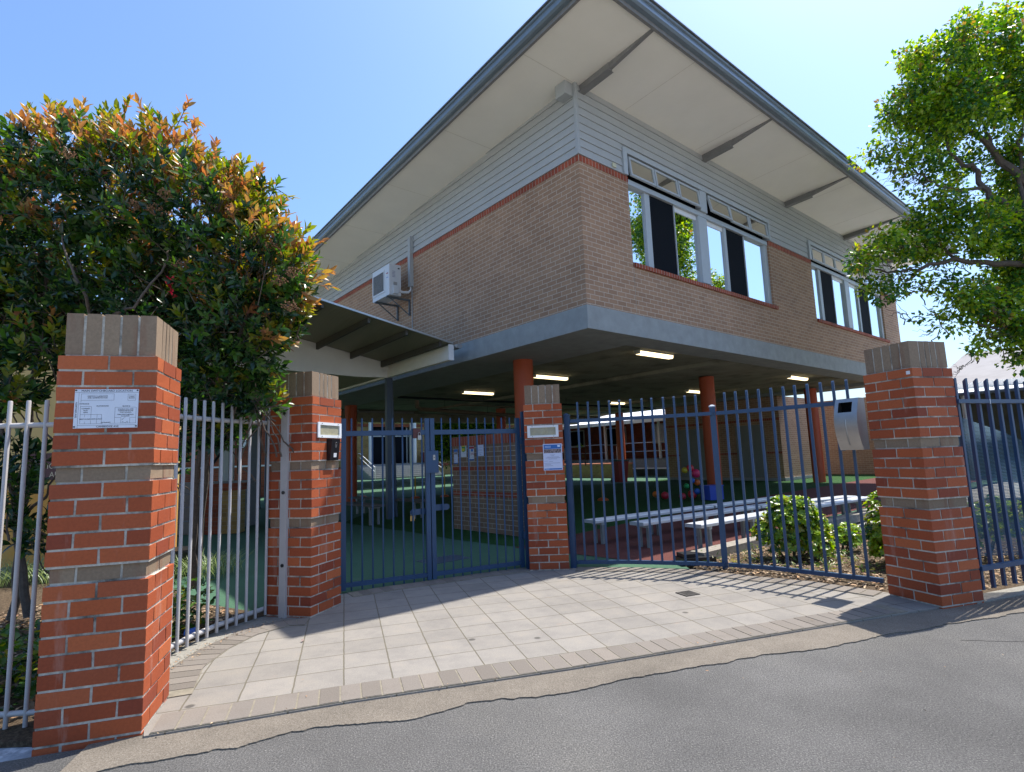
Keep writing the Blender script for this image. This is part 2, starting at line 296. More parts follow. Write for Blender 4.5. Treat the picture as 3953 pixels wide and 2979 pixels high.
# paved apron
ORI=Vector((-1.091,3.601,0)); PA=R(16.9)
pav=[(-1.951,3.043),(-.987,3.369),(.3,3.735),(1.237,4.042),(2.275,4.383),(3.43,4.76),(3.42,5.2),(3.30,5.30),(2.93,5.77),(2.456,6.12),(1.98,6.56),(1.4,6.78),(.70,6.93),(.05,7.02),(-.45,6.80),(-1.0,6.50),(-1.45,6.28),(-1.86,6.0),(-1.86,5.15),(-2.087,5.10),(-2.34,4.80),(-2.42,4.4),(-2.40,3.95),(-2.2,3.45)]
c_,s_=math.cos(-PA),math.sin(-PA)
pl=[((x-ORI.x)*c_-(y-ORI.y)*s_,(x-ORI.x)*s_+(y-ORI.y)*c_) for x,y in pav]
pm=MB(); pm.prism([Vector((x,y,0)) for x,y in pl],(0,0,-.05),(0,0,0)); po=pm.build('paved_apron',ground_mat('paving'),loc=(ORI.x,ORI.y,0),rot=(0,0,PA)); tag(po,kind='structure')
PAVB=islandmat('border_paver',[(.145,.125,.105),(.19,.165,.14),(.165,.145,.125),(.21,.18,.15)],rough=.9,grain=.15,gsc=120,stain=(.14,.12,.1),ssc=5,slo=.55,shi=.8)
MORS=mat('sandy_joint',(.20,.175,.13),.95,var=.2,sc=30)
def border(pts,width,name,z=.004):
    b=MB(); P=[Vector((x,y,0)) for x,y in pts]; rnd=random.Random(len(pts))
    # mortar bed
    Ls=[];Rs=[]
    for i,p in enumerate(P):
        d=(P[min(i+1,len(P)-1)]-P[max(i-1,0)]).normalized(); n=Vector((-d.y,d.x,0)); Ls.append(p+n*width); Rs.append(p)
    for i in range(len(P)-1): b.prism([Rs[i],Rs[i+1],Ls[i+1],Ls[i]],(0,0,-.02),(0,0,z+.002),1)
    tot=0;seg=[]
    for i in range(len(P)-1): l=(P[i+1]-P[i]).length; seg.append((tot,l)); tot+=l
    def pos(s):
        for i,(a,l) in enumerate(seg):
            if s<=a+l or i==len(seg)-1: f=(s-a)/l; return Rs[i].lerp(Rs[i+1],f),Ls[i].lerp(Ls[i+1],f)
    s=.004
    while s+.112<tot:
        a0,b0=pos(s);a1,b1=pos(s+.107); h=z+.004+rnd.uniform(-.001,.0015); n0=(b0-a0).normalized()*.004
        b.prism([a0+n0,a1+n0,b1-n0,b0-n0],(0,0,-.01),(0,0,h),0); s+=.1175
    o=b.build(name,[PAVB,MORS]); return tag(o,kind='structure')
border([(-1.93,3.055),(-.987,3.374),(.3,3.74),(1.237,4.047),(2.275,4.388),(3.1,4.665)],.235,'paving_border')
border([(-1.86,5.13),(-2.087,5.09),(-2.33,4.79),(-2.41,4.4),(-2.39,3.95),(-2.2,3.47)],.22,'paving_border')
border([(3.30,5.28),(2.93,5.75),(2.456,6.10),(1.98,6.54),(1.4,6.76),(.70,6.91)],.22,'paving_border')
border([(.05,7.0),(-.45,6.78),(-1.0,6.48),(-1.45,6.26),(-1.80,6.03)],.22,'paving_border')
KERB=ground_mat('concrete_kerb')
sheet('kerb_strip',[(-1.9,5.2),(-2.11,5.13),(-2.35,4.83),(-2.435,4.4),(-2.415,3.95),(-2.2,3.45),(-2.35,3.45),(-2.60,3.95),(-2.62,4.45),(-2.52,4.95),(-2.25,5.42),(-1.95,5.65)],-.004,KERB,.05)
sheet('kerb_strip',[(3.80,4.84),(9.2,6.9),(9.14,7.05),(3.76,5.0)],.0,KERB,.04)
sheet('concrete_patch',rag([(-2.9,2.55),(-2.4,2.72),(-2.0,2.86),(-1.9,3.05)],.02,.05,3)+[(-2.45,3.2),(-3.9,3.0),(-3.9,2.6)],-.035,mat('lime_stained_concrete',(.30,.33,.36),.9,var=.25,sc=14,dirt=(.6,.63,.66),dsc=9,dlo=.48,dhi=.62,bump=.4))
sheet('playground_court',[(-30,5.6),(-2.0,5.5),(-1.86,6.0),(-1.0,6.5),(.05,7.02),(.7,6.93),(1.4,6.78),(1.98,6.6),(1.95,7.2),(30,30),(30,90),(-60,90),(-30,20)],-.012,ground_mat('green_court'))
TURF=ground_mat('turf')
tf=[(-4.0,13.1),(-1.97,10.89),(-1.08,9.75),(-.44,9.09),(-.14,8.81),(.0,8.72),(.2,8.9),(1.0,9.84),(2.24,11.18)]+[tuple(wld(x,y)[:2]) for x,y in ((3,1.0),(8,1.6),(20,2.0),(26,2),(26,6),(17,10.5),(13,10),(11.5,11.5),(3.5,12.8))]
sheet('artificial_turf',tf,-.008,TURF)
sheet('rubber_softfall',[(-.05,8.65),(.5,8.1),(.80,7.87),(1.31,7.37),(1.75,7.15),(2.1,7.2)]+[tuple(wld(x,y)[:2]) for x,y in ((2.0,-1.6),(20,-1.6),(20,2.0),(8,1.6),(3,1.0))]+[(2.24,11.18),(1.0,9.84),(.2,8.9)],-.006,ground_mat('rubber'))
MUL=ground_mat('mulch')
sheet('garden_bed',[(1.98,6.62),(2.456,6.14),(2.93,5.79),(3.30,5.32),(3.42,5.2),(3.9,4.98),(9.2,7.05),(13,12),(11,13.2),(2.3,7.05)],-.002,MUL,.03)
sheet('garden_bed',[(-2.2,3.4),(-2.36,3.45),(-2.60,3.95),(-2.62,4.45),(-2.52,4.95),(-2.30,5.36),(-2.6,5.5),(-3.4,5.95),(-4.3,7.0),(-4.7,7.6),(-9,7.6),(-9,3.0),(-2.45,3.05)],-.003,MUL,.03)
cr=rag(rag([(3.02,4.05),(3.35,3.98),(3.8,3.93),(4.4,3.80),(5.6,3.7)],.02,.12,3),.004,.02,8)
cb=MB(); cb.face([Vector((x,y,-.0165)) for x,y in cr]+[Vector((x,y-.007,-.0165)) for x,y in cr[::-1]]); tag(cb.build('road_crack',flatmat('crack_dark',(.03,.028,.025),.95)),kind='structure')
# drain grates
def grate(name,label,P,rz,wd,dp,mt,nb=6,frame=.02):
    t=thing(name,label,'drain cover',P,rz)
    b=MB(); b.box(-wd/2,wd/2,-dp/2,-dp/2+frame,-.02,.006).box(-wd/2,wd/2,dp/2-frame,dp/2,-.02,.006).box(-wd/2,-wd/2+frame,-dp/2+frame,dp/2-frame,-.02,.006).box(wd/2-frame,wd/2,-dp/2+frame,dp/2-frame,-.02,.006); b.build('frame',mt,t)
    b=MB(); b.box(-wd/2+frame,wd/2-frame,-dp/2+frame,dp/2-frame,-.02,.001)
    for i in range(nb): x=-wd/2+frame+(wd-2*frame)*(i+.5)/nb; b.box(x-.3*(wd-2*frame)/nb,x+.3*(wd-2*frame)/nb,-dp/2+frame,dp/2-frame,.0011,.004)
    b.build('grille',mt,t); return t
DRK=mat('cast_iron',(.055,.05,.045),.7,metal=.3,var=.3,sc=30)
grate('drain_cover','small square cast iron drain cover set in the paving',on_z(2655,2291,.002),PA+R(5),.16,.16,DRK)
grate('drain_cover','wide steel drain grate in the green court behind the double gate',Vector((-1.03,7.86,-.01)),BROT,.62,.40,mat('dull_steel',(.09,.12,.16),.5,metal=.4),nb=16)
# ------------------------------------------------------------------ brick pillars
def brick(b,x0,x1,y0,y1,z0,z1,rnd,m=0):
    j=lambda: rnd.uniform(-.0016,.0016)
    P=[Vector((x+j(),y+j(),z+j()*.7)) for x in (x0,x1) for y in (y0,y1) for z in (z0,z1)]
    base=len(b.v); b.v+=[tuple(p) for p in P]
    for q in ((0,1,3,2),(4,6,7,5),(0,4,5,1),(2,3,7,6),(0,2,6,4),(1,5,7,3)):
        b.f.append(tuple(base+i for i in q)); b.m.append(m); b.uv+=[(0,0)]*4
def pillar(corner,t,label,seed,first=0,rz_extra=0):
    rnd=random.Random(seed); o=thing('brick_pillar',label,'brick pillar',(corner[0],corner[1],0),t,'brick pillars at the school gates')
    sh=MB(); bd=MB(); mo=MB(); cp=MB(); H=.0735; g=.0125; A=.47
    kinds=['R']*7+['T']+['R']*5+['T']+['R']*10
    top=1.978
    for k,kd in enumerate(kinds):
        z1=top-k*.086-.0; z0=z1-H; ins=.0 if kd=='R' else .016
        B=sh if kd=='R' else bd; x0,x1,y0,y1=-A+ins,-ins,ins,A-ins
        if kd=='R': mo.box(x0+.004,x1-.004,y0+.004,y1-.004,z0-g,z1-.0005)
        else: mo.box(x0+.004,x1-.004,y0+.004,y1-.004,z0-g,z1-.0005)
        d=.11; xm=(x0+x1)/2; ym=(y0+y1)/2
        if (k+first)%2==0:
            for ya,yb in ((y0,y0+d),(y1-d,y1)): brick(B,x0,xm-g/2,ya,yb,z0,z1,rnd); brick(B,xm+g/2,x1,ya,yb,z0,z1,rnd)
            for xa,xb in ((x0,x0+d),(x1-d,x1)): brick(B,xa,xb,y0+d+g,y1-d-g,z0,z1,rnd)
        else:
            for xa,xb in ((x0,x0+d),(x1-d,x1)): brick(B,xa,xb,y0,ym-g/2,z0,z1,rnd); brick(B,xa,xb,ym+g/2,y1,z0,z1,rnd)
            for ya,yb in ((y0,y0+d),(y1-d,y1)): brick(B,x0+d+g,x1-d-g,ya,yb,z0,z1,rnd)
    c0=.020; cw=A-2*c0; n=5; p=cw/n
    mo.box(-A+c0+.003,-c0-.003,c0+.003,A-c0-.003,1.979,2.208)
    for i in range(n):
        a=-A+c0+i*p+(0 if i==0 else g/2); e=-A+c0+(i+1)*p-(0 if i==n-1 else g/2)
        for ya,yb in ((c0,c0+.11),(A-c0-.11,A-c0)): brick(cp,a,e,ya,yb,1.988,2.218,rnd)
        if 0<i<n-1 or True:
            a2=c0+i*p+(0 if i==0 else g/2); e2=c0+(i+1)*p-(0 if i==n-1 else g/2)
            if 0<i<n-1:
                a2=c0+.11+g+(i-1)*(cw-.22-2*g)/3+(0 if i==1 else g/2); e2=c0+.11+g+i*(cw-.22-2*g)/3-(0 if i==3 else g/2)
                for xa,xb in ((-A+c0,-A+c0+.11),(-c0-.11,-c0)): brick(cp,xa,xb,a2,e2,1.988,2.218,rnd)
    # fine joints on the side faces of the end soldiers
    sh.build('brick_shaft',RED,o); bd.build('brick_band',TAN,o); cp.build('soldier_cap',TAN,o); mo.build('mortar_core',MORT,o)
    return o
PIL=[(-1.982,3.075,.295),(-1.859,5.142,-.276),(.598,6.804,-.063),(3.429,4.731,-1.277)]
p0=pillar(PIL[0][:2],PIL[0][2],'large red brick pillar in the left foreground carrying the switchboard plan',1)
p1=pillar(PIL[1][:2],PIL[1][2],'red brick pillar with intercom and recessed light, left of the double gate',2)
p2=pillar(PIL[2][:2],PIL[2][2],'red brick pillar with paper notice, between double gate and curved fence',3,1)
p3=pillar(PIL[3][:2],PIL[3][2],'red brick pillar on the right beside the curved steel letterbox',4)
def face_frame(i,side):      # frame on a pillar face: origin at the front corner, x to the right, y up the face normal outwards (-y local)
    x,y,t=PIL[i]; return (Vector((x,y,0)),t if side=='L' else t+R(90))
# on L faces x runs from -.47 to 0 ; on R faces x runs from 0 to .47 and outward normal is -y
# switchboard plan
org,rz=face_frame(0,'L')
sg=thing('plan_sign','white metal plan board headed MAIN SWITCHBOARD LOCATION screwed to the left pillar','sign',org,rz)
b=MB(); b.box(-.382,-.084,-.006,-.002,1.583,1.794); b.build('board',mat('sign_white',(.62,.66,.74),.4,var=.02),sg)
sx=lambda u:-.382+.298*u; sz=lambda v:1.794-.211*v
b=MB()
def LN(u0,v0,u1,v1,w_=.0012):
    a=Vector((sx(u0),-.0062,sz(v0))); e=Vector((sx(u1),-.0062,sz(v1))); d=(e-a).normalized(); n=Vector((-d.z,0,d.x))*w_/2
    b.face([a-n,e-n,e+n,a+n]); 
for q in [(0,.085,1,.085),(.065,.085,.065,1),(.065,.925,.98,.925),(.10,.12,.61,.12),(.61,.12,.61,.285),(.10,.285,.61,.285),(.10,.12,.10,.34),(.10,.42,.10,.88),(.83,.13,.955,.13),(.955,.13,.955,.29),(.83,.29,.955,.29),(.83,.13,.83,.29),
 (.10,.445,.265,.445),(.265,.445,.265,.65),(.10,.65,.43,.65),(.43,.65,.43,.885),(.10,.885,.45,.885),(.17,.65,.17,.71),(.265,.65,.265,.735),(.36,.65,.36,.735),(.17,.83,.17,.885),(.265,.80,.265,.885),(.355,.80,.355,.885),
 (.56,.88,.98,.88),(.635,.47,.97,.47),(.635,.47,.635,.88),(.97,.47,.97,.88),(.635,.735,.735,.735),(.735,.735,.735,.88),(.875,.735,.97,.735),(.875,.735,.875,.88),(.805,.72,.75,.79),(.75,.79,.765,.785),(.75,.79,.757,.77),(.76,.83,.76,.88),(.84,.83,.84,.88),(.76,.83,.80,.88),(.84,.83,.80,.88)]: LN(*q)
b.build('plan_lines',TINK,sg)
rx=(R(90),0,0)
txts=[('MAIN SWITCHBOARD LOCATION',.5,.042,.0135),('EXISTING CLASSROOMS',.355,.18,.0075),('AND ADMINISTRATION',.355,.225,.0075),('TOILET',.893,.185,.0075),('BLOCK',.893,.23,.0075),('ENTRANCE',.155,.378,.0075),('PLAYGROUND',.44,.435,.0075),('BLOCK B',.81,.44,.0075),('COVERED',.18,.50,.0075),('PLAY',.18,.55,.0075),('AREA',.18,.598,.0075),('NEW CLASSROOM BLOCK',.265,.768,.0075),('ENTRANCE',.50,.86,.0075),('EXISTING HALL AND',.805,.52,.0068),('CLASSROOM BLOCK',.805,.56,.0068),('(TWO STOREY)',.805,.603,.0068),('MAIN SWITCHBOARD',.805,.66,.0068),('LOCATION',.80,.70,.0068),('CAMBRIDGE AVE',.53,.963,.0120)]
for s_t,u,v,sz_ in txts: text('lettering',s_t,sz_*1.15,TINK,sg,(sx(u),-.0063,sz(v)),rx)
text('lettering','NORTHAM AVE',.0118,TINK,sg,(sx(.030),-.0063,sz(.53)),(R(90),R(90),0))
for u,v in ((.02,.03),(.98,.03),(.02,.96),(.98,.96)):
    MB().tube([(sx(u),-.006,sz(v)),(sx(u),-.010,sz(v))],.0042,8).build('screw',BLK,sg)
# recessed lights
def brick_light(i,side,x0,x1,z0,z1,label):
    org,rz=face_frame(i,side); t=thing('wall_light',label,'wall light',org,rz,'recessed wall lights on the gate pillars')
    b=MB(); f=.026
    b.box(x0,x1,-.014,-.001,z1-f,z1).box(x0,x1,-.014,-.001,z0,z0+f).box(x0,x0+f+.008,-.014,-.001,z0+f,z1-f).box(x1-f-.008,x1,-.014,-.001,z0+f,z1-f); b.build('frame',WHT,t)
    MB().box(x0+f+.008,x1-f-.008,-.005,-.001,z0+f,z1-f).build('lens',mat('dusty_lens',(.33,.31,.22),.25,var=.2,sc=14,dirt=(.48,.4,.2),dsc=12),t)
    for x in (x0+.06,x1-.06):
        for z in (z0+.012,z1-.012): MB().tube([(x,-.014,z),(x,-.017,z)],.0045,8).build('screw',BLK,t)
brick_light(1,'R',.072,.455,1.595,1.741,'white framed recessed light above the intercom on the pillar left of the double gate')
brick_light(2,'L',-.432,-.053,1.570,1.716,'white framed recessed light above the paper notice on the pillar right of the double gate')
# intercom
org,rz=face_frame(1,'R'); t=thing('intercom','black video intercom with silver camera eye under the left gate light','intercom',org,rz)
b=MB(); b.prism([Vector((.225,-.002,1.586)),Vector((.225,-.062,1.582)),Vector((.225,-.040,1.380)),Vector((.225,-.002,1.378))],(0,0,0),(.135,0,0)); b.build('casing',BLK,t)
def ipt(x,f): return Vector((x,-.0632+(.022)*f,1.582-.202*f))
b=MB(); c=[];
for k in range(12):
    a=6.283*k/12; c.append(ipt(.297+.019*math.cos(a),.27+.15*math.sin(a)))
b.face(c); b.build('camera_plate',SS,t); MB().sphere(ipt(.297,.2)+Vector((0,-.001,0)),.009).build('camera_lens',BLK,t,True)
MB().prism([ipt(.272,.66),ipt(.318,.66),ipt(.318,.86),ipt(.272,.86)],(0,.002,0),(0,-.002,0)).build('call_button',WHT,t)
# paper notices
PAPB=flatmat('paper_blue_white',(.56,.60,.76)); PBL=flatmat('print_blue',(.02,.13,.42)); PRED=flatmat('print_red',(.30,.02,.04)); PTXT=flatmat('print_grey',(.25,.27,.38)); PNAV=flatmat('print_navy',(.03,.04,.12)); PGRN=flatmat('print_green',(.02,.22,.06)); PYEL=flatmat('print_yellow',(.55,.45,.02)); PPHO=mat('print_photo',(.20,.15,.15),.5,var=.9,sc=55); PWH=flatmat('paper_white',(.6,.62,.66)); PLB=flatmat('print_light',(.62,.72,.85))
def poster(org,rz,x0,x1,z0,z1,label,style,paper=PAPB):
    t=thing('notice',label,'notice',org,rz,'paper notices'); Wd=x1-x0;Hh=z1-z0
    MB().box(x0,x1,-.0045,-.003,z0,z1).build('paper',paper,t)
    def rect(u0,v0,u1,v1,m,name,lift=.0052): MB().box(x0+Wd*u0,x0+Wd*u1,-lift,-.0045,z1-Hh*v1,z1-Hh*v0).build(name,m,t)
    b=MB()
    def lines(ls):
        for (u0,u1,v) in ls: b.box(x0+Wd*u0,x0+Wd*u1,-.0051,-.0045,z1-Hh*(v+.007),z1-Hh*(v-.007))
    if style=='blue':
        rect(.04,.03,.96,.19,PBL,'blue_heading'); rect(.04,.20,.96,.35,PPHO,'photo_strip'); rect(.04,.93,.96,.98,PBL,'blue_footer')
        MB().prism([Vector((x0+Wd*.76,0,z1-Hh*.055)),Vector((x0+Wd*.9,0,z1-Hh*.05)),Vector((x0+Wd*.91,0,z1-Hh*.125)),Vector((x0+Wd*.78,0,z1-Hh*.13))],(0,-.0056,0),(0,-.0052,0)).build('emblem',PLB,t)
        b2=MB()
        for u0,u1,v in ((.1,.42,.09),(.1,.42,.13),(.08,.3,.955)): b2.box(x0+Wd*u0,x0+Wd*u1,-.0056,-.0052,z1-Hh*(v+.006),z1-Hh*(v-.006))
        b2.build('heading_text',PLB,t)
        lines([(.36,.62,.42),(.43,.57,.455),(.2,.82,.50),(.12,.9,.535),(.28,.73,.575),(.05,.25,.65),(.3,.5,.665),(.05,.88,.73),(.08,.4,.78),(.05,.5,.83)])
    elif style=='blue2':
        rect(.0,.0,1,.18,PBL,'blue_heading'); rect(.05,.2,.95,.36,PPHO,'photo_strip'); rect(0,.93,1,1,PBL,'blue_footer'); lines([(.1,.8,.42),(.1,.9,.52),(.1,.8,.6),(.1,.6,.7),(.1,.5,.84)])
    elif style=='green':
        MB().prism([Vector((x0+Wd*u,0,z1-Hh*v)) for u,v in ((.14,.10),(.88,.10),(.86,.60),(.5,.68),(.16,.62))],(0,-.0052,0),(0,-.0045,0)).build('green_panel',PGRN,t)
        rect(.2,.14,.8,.33,PYEL,'yellow_block',.0058); rect(.2,.42,.72,.62,PYEL,'yellow_block',.0058); lines([(.15,.6,.73),(.6,.85,.78)])
    elif style=='red':
        rect(0,.03,1,.18,PRED,'red_heading'); rect(0,.86,1,.9,PBL,'blue_footer'); rect(0,.9,1,.98,PNAV,'dark_footer'); rect(.0,.2,.2,.80,PPHO,'photo_strip'); rect(.45,.2,.85,.36,PBL,'blue_block'); lines([(.35,.95,.39),(.35,.95,.72),(.35,.95,.76)])
        text('lettering','20%',Hh*.25,PRED,t,(x0+Wd*.66,-.0055,z1-Hh*.54),rx)
    else:
        lines([(.35,.7,.06),(.2,.85,.11),(.15,.85,.3),(.3,.7,.38),(.25,.75,.46),(.2,.8,.6),(.15,.85,.66),(.2,.8,.78)]); rect(.42,.19,.56,.26,PTXT,'crest'); text('lettering','Gr',Hh*.1,TINK,t,(x0+Wd*.48,-.0055,z1-Hh*.89),rx)
    if b.f: b.build('printed_lines',PTXT,t)
    return t
org,rz=face_frame(2,'L')
poster(org,rz,-.251,-.022,1.170,1.488,'blue and white laminated notice with a photo strip taped to the right gate pillar','blue')
org,rz=face_frame(3,'L')
tag(MB().box(-.052,-.018,-.0035,-.0015,1.925,1.955).build('sticker',WHT,None,loc=org,rot=(0,0,rz)),'tiny white square sticker at the top corner of the right pillar','sticker')
# ------------------------------------------------------------------ blue double gate
Gl=Vector((-1.86,6.09,0));Gm=Vector((-.985,6.50,0));Gr=Vector((.045,7.005,0)); Gp=Vector((.10,6.99,0))
def leaf(A,B,label,npk,off,hinge_left):
    d=(B-A);L=d.length;rz=math.atan2(d.y,d.x); t=thing('gate_leaf',label,'gate',A,rz,'two leaves of the blue double gate')
    for x in (0,L): MB().box(x-.025,x+.025,-.025,.025,.015,1.83).build('stile',BLUE,t)
    MB().box(.0255,L-.0255,-.02,.02,1.64,1.695).build('top_rail',BLUE,t); MB().box(.0255,L-.0255,-.02,.02,.045,.09).build('bottom_rail',BLUE,t)
    first=None
    for i in range(npk):
        x=off[0]+off[1]*i
        if first is None: first=MB().tube([(0,0,.005),(0,0,1.828),(0,0,1.835)],[.0095,.0095,.006],8).build('picket',BLUE,t,True,loc=(x,0,0))
        else: copy_child(first,t,(x,0,0))
    return t,L
gl,LL=leaf(Gl,Gm-(Gm-Gl).normalized()*.03,'left leaf of the blue tubular double gate, next to the intercom pillar',8,(.085,.113),True)
gr,LR_=leaf(Gm+(Gr-Gm).normalized()*.03,Gr,'right leaf of the blue tubular double gate carrying the lock box',9,(.12,.1115),False)
b=MB(); b.box(-.09,.062,-.045,-.026,1.20,1.452); b.build('lock_box',BLUE,gr); MB().box(-.005,.022,-.050,-.045,1.345,1.405).build('keyhole_plate',SS,gr); MB().tube([(.008,-.050,1.375),(.008,-.0525,1.375)],.006,8).build('keyhole',BLK,gr)
def capsule(x0,x1,z0,z1,y0,y1,n=8):
    r=(z1-z0)/2; P=[]
    for k in range(n+1): a=-math.pi/2+math.pi*k/n; P.append(Vector((x1-r+r*math.cos(a),0,(z0+z1)/2+r*math.sin(a))))
    for k in range(n+1): a=math.pi/2+math.pi*k/n; P.append(Vector((x0+r+r*math.cos(a),0,(z0+z1)/2+r*math.sin(a))))
    b=MB(); b.prism(P,(0,y0,0),(0,y1,0)); return b
capsule(-.01,.21,.765,.835,.03,.038).build('latch_plate',BLUE,gr)
capsule(LL-.20,LL+.01,.735,.80,.03,.038).build('latch_plate',BLUE,gl)
def padlock(P,rz,mb,label,s=1.0):
    t=thing('padlock',label,'padlock',P,rz,'padlocks on the double gate')
    b=MB(); b.box(-.018*s,.018*s,-.008,.008,-.075*s,-.03*s); b.build('lock_body',mb,t)
    b=MB(); b.tube([(-.012*s,0,-.032*s),(-.012*s,0,-.008*s),(-.007*s,0,0),(.007*s,0,0),(.012*s,0,-.008*s),(.012*s,0,-.032*s)],.0032,6); b.build('shackle',SS,t,True)
tv=Matrix.Rotation(math.atan2((Gm-Gl).y,(Gm-Gl).x),4,'Z')
padlock(Gl+tv@Vector((LL-.175,.034,.765)),.4,BRASS,'brass padlock hanging from the left latch plate of the gate',1.25)
b=MB(); b.box(LL-.17,LL-.085,-.036,-.021,1.60,1.715); b.build('lock_guard',mat('rusty_red_steel',(.09,.025,.022),.6,var=.3,sc=30),gl)
padlock(Gl+tv@Vector((LL-.10,-.045,1.665)),.5,SS,'silver padlock on the rusty guard at the top rail of the gate',1.1)
# post of the right leaf, joined to the pillar
ps=thing('gate_post','tall blue steel hinge post between the gate and the notice pillar','post',Gp+Vector((.03,-.02,0)),R(20))
MB().box(-.035,.035,-.03,.03,0,1.90).build('post_tube',BLUE,ps); MB().box(-.037,.037,-.032,.032,1.9,1.906).build('post_cap',BLUE,ps)
for z in (.35,1.5): MB().box(-.06,-.036,-.02,.02,z,z+.09).build('hinge',BLUE,ps)
# ------------------------------------------------------------------ curved blue fence
bf=thing('curved_fence','blue steel palisade fence curving from the notice pillar to the letterbox pillar','fence')
pk=[(.81,6.98),(.94,6.96),(1.07,6.93),(1.2,6.91),(1.32,6.88),(1.45,6.84),(1.58,6.80),(1.69,6.76),(1.82,6.72),(1.94,6.68),(2.06,6.64),(2.17,6.59),(2.46,6.44),(2.56,6.37),(2.66,6.30),(2.76,6.22),(2.86,6.13),(2.95,6.04),(3.03,5.95),(3.12,5.86),(3.21,5.77),(3.29,5.68),(3.38,5.60)]
first=None
for i,(x,y) in enumerate(pk):
    a=pk[max(i-1,0)]; c=pk[min(i+1,len(pk)-1)]; rz=math.atan2(c[1]-a[1],c[0]-a[0])
    if first is None: first=MB().box(-.0125,.0125,-.0125,.0125,.035,1.985).prism([Vector((-.0125,-.0125,1.985)),Vector((.0125,-.0125,1.985)),Vector((.0125,-.002,2.0)),Vector((-.0125,-.002,2.0))],(0,0,0),(0,.0145,0)).build('picket',BLUE,bf,loc=(x,y,0),rot=(0,0,rz))
    else: copy_child(first,bf,(x,y,0),rz)
def rails(pts,zc,h,wd,par,m,name):
    b=MB()
    for a,c in zip(pts,pts[1:]): b.bar((a[0],a[1],zc),(c[0],c[1],zc),wd,h)
    return b.build(name,m,par)
def railtube(pts,zc,r,par,m,name): return MB().tube([(x,y,zc) for x,y in pts],r,10).build(name,m,par,True)
cv1=[(.68,6.995)]+pk[:12]+[(2.33,6.52)]; cv2=[(2.37,6.50)]+pk[12:]+[(3.46,5.50)]
for cv in (cv1,cv2): rails(cv,1.765,.042,.036,bf,BLUE,'top_rail'); rails(cv,.05,.042,.036,bf,BLUE,'bottom_rail')
for (x,y,h) in ((.665,6.93,1.83),(2.35,6.56,1.84)):
    b=MB(); b.box(-.032,.032,-.032,.032,-.02,h).build('fence_post',BLUE,bf,loc=(x,y,0),rot=(0,0,R(-20)))
    b=MB(); b.box(-.038,.038,-.038,.038,h,h+.012).prism([Vector((-.038,-.038,h+.012)),Vector((.038,-.038,h+.012)),Vector((.01,-.01,h+.03)),Vector((-.01,-.01,h+.03))],(0,0,0),(0,.02,0)).build('post_cap',mat('pale_cap',(.25,.3,.38),.4) if x>1 else BLUE,bf,loc=(x,y,0),rot=(0,0,R(-20)))
# letterbox
la,lbp=Vector((3.1,5.8,0)),Vector((3.45,5.25,0)); dl=(lbp-la).normalized()
t=thing('letterbox','curved stainless steel letterbox fixed to the fence beside the right pillar','letterbox',la+dl*.306,math.atan2(dl.y,dl.x))
prof=[];n=30
for k in range(n+1):
    f=k/n; z=1.785-.494*f; y=-.085-.075*math.sin(math.pi*(f*.95+.02)); prof.append((y,z))
b=MB()
for (y0,z0),(y1,z1) in zip(prof,prof[1:]):
    for (xa,xb) in ((0,.036),(.036,.164),(.164,.216)):
        if xa==.036 and z0<=1.757 and z1>=1.652: continue
        b.face([Vector((xa,y0,z0)),Vector((xb,y0,z0)),Vector((xb,y1,z1)),Vector((xa,y1,z1))],uv=[(0,0)]*4)
b.box(0,.216,-.088,.02,1.785,1.788)
b.build('front_panel',SS,t,True)
b=MB()
for x in (0.002,.214):
    b.face([Vector((x,y,z)) for y,z in prof]+[Vector((x,.02,1.291)),Vector((x,.02,1.785))])
b.box(.003,.213,-.085,.0,1.60,1.605); b.build('side_panel',SS,t); MB().box(.003,.213,.0,.01,1.3,1.78).build('back_plate',DARK,t)
b=MB(); b.box(.098,.120,-.078,-.070,1.42,1.60); 
b=MB()
for (y0,z0),(y1,z1) in zip(prof,prof[1:]):
    if 1.35<z0<1.6: b.face([Vector((.100,y0-.002,z0)),Vector((.106,y0-.005,z0)),Vector((.106,y1-.005,z1)),Vector((.100,y1-.002,z1))]); b.face([Vector((.106,y0-.005,z0)),Vector((.114,y0-.001,z0)),Vector((.114,y1-.001,z1)),Vector((.106,y1-.005,z1))])
b.build('pressed_ridge',SS,t)
MB().box(-.02,.0,-.03,.0,1.285,1.31).build('mounting_bracket',BLUE,t)
# ------------------------------------------------------------------ right blue fence
ra=Vector((3.906,4.905,0)); rd=(Vector((4.43,5.107,0))-ra).normalized(); rr=math.atan2(rd.y,rd.x)
rf=thing('palisade_fence','straight blue steel palisade fence running right from the letterbox pillar','fence',ra,rr)
first=None
for i in range(34):
    x=.035+.1495*i
    if first is None: first=MB().box(-.0135,.0135,.0,.027,.08,1.865).prism([Vector((-.0135,0,1.865)),Vector((-.0135,.027,1.865)),Vector((-.0135,.027,1.872)),Vector((-.0135,0,1.897))],(0,0,0),(.027,0,0)).build('picket',BLUE,rf,loc=(x,0,0))
    else: copy_child(first,rf,(x,0,0))
MB().box(-.03,5.1,-.042,-.001,1.668,1.702).build('top_rail',BLUE,rf); MB().box(-.03,5.1,-.042,-.001,.246,.283).build('bottom_rail',BLUE,rf)
MB().box(.396,.402,-.046,-.0425,1.660,1.704).build('rail_joiner',WHT,rf)
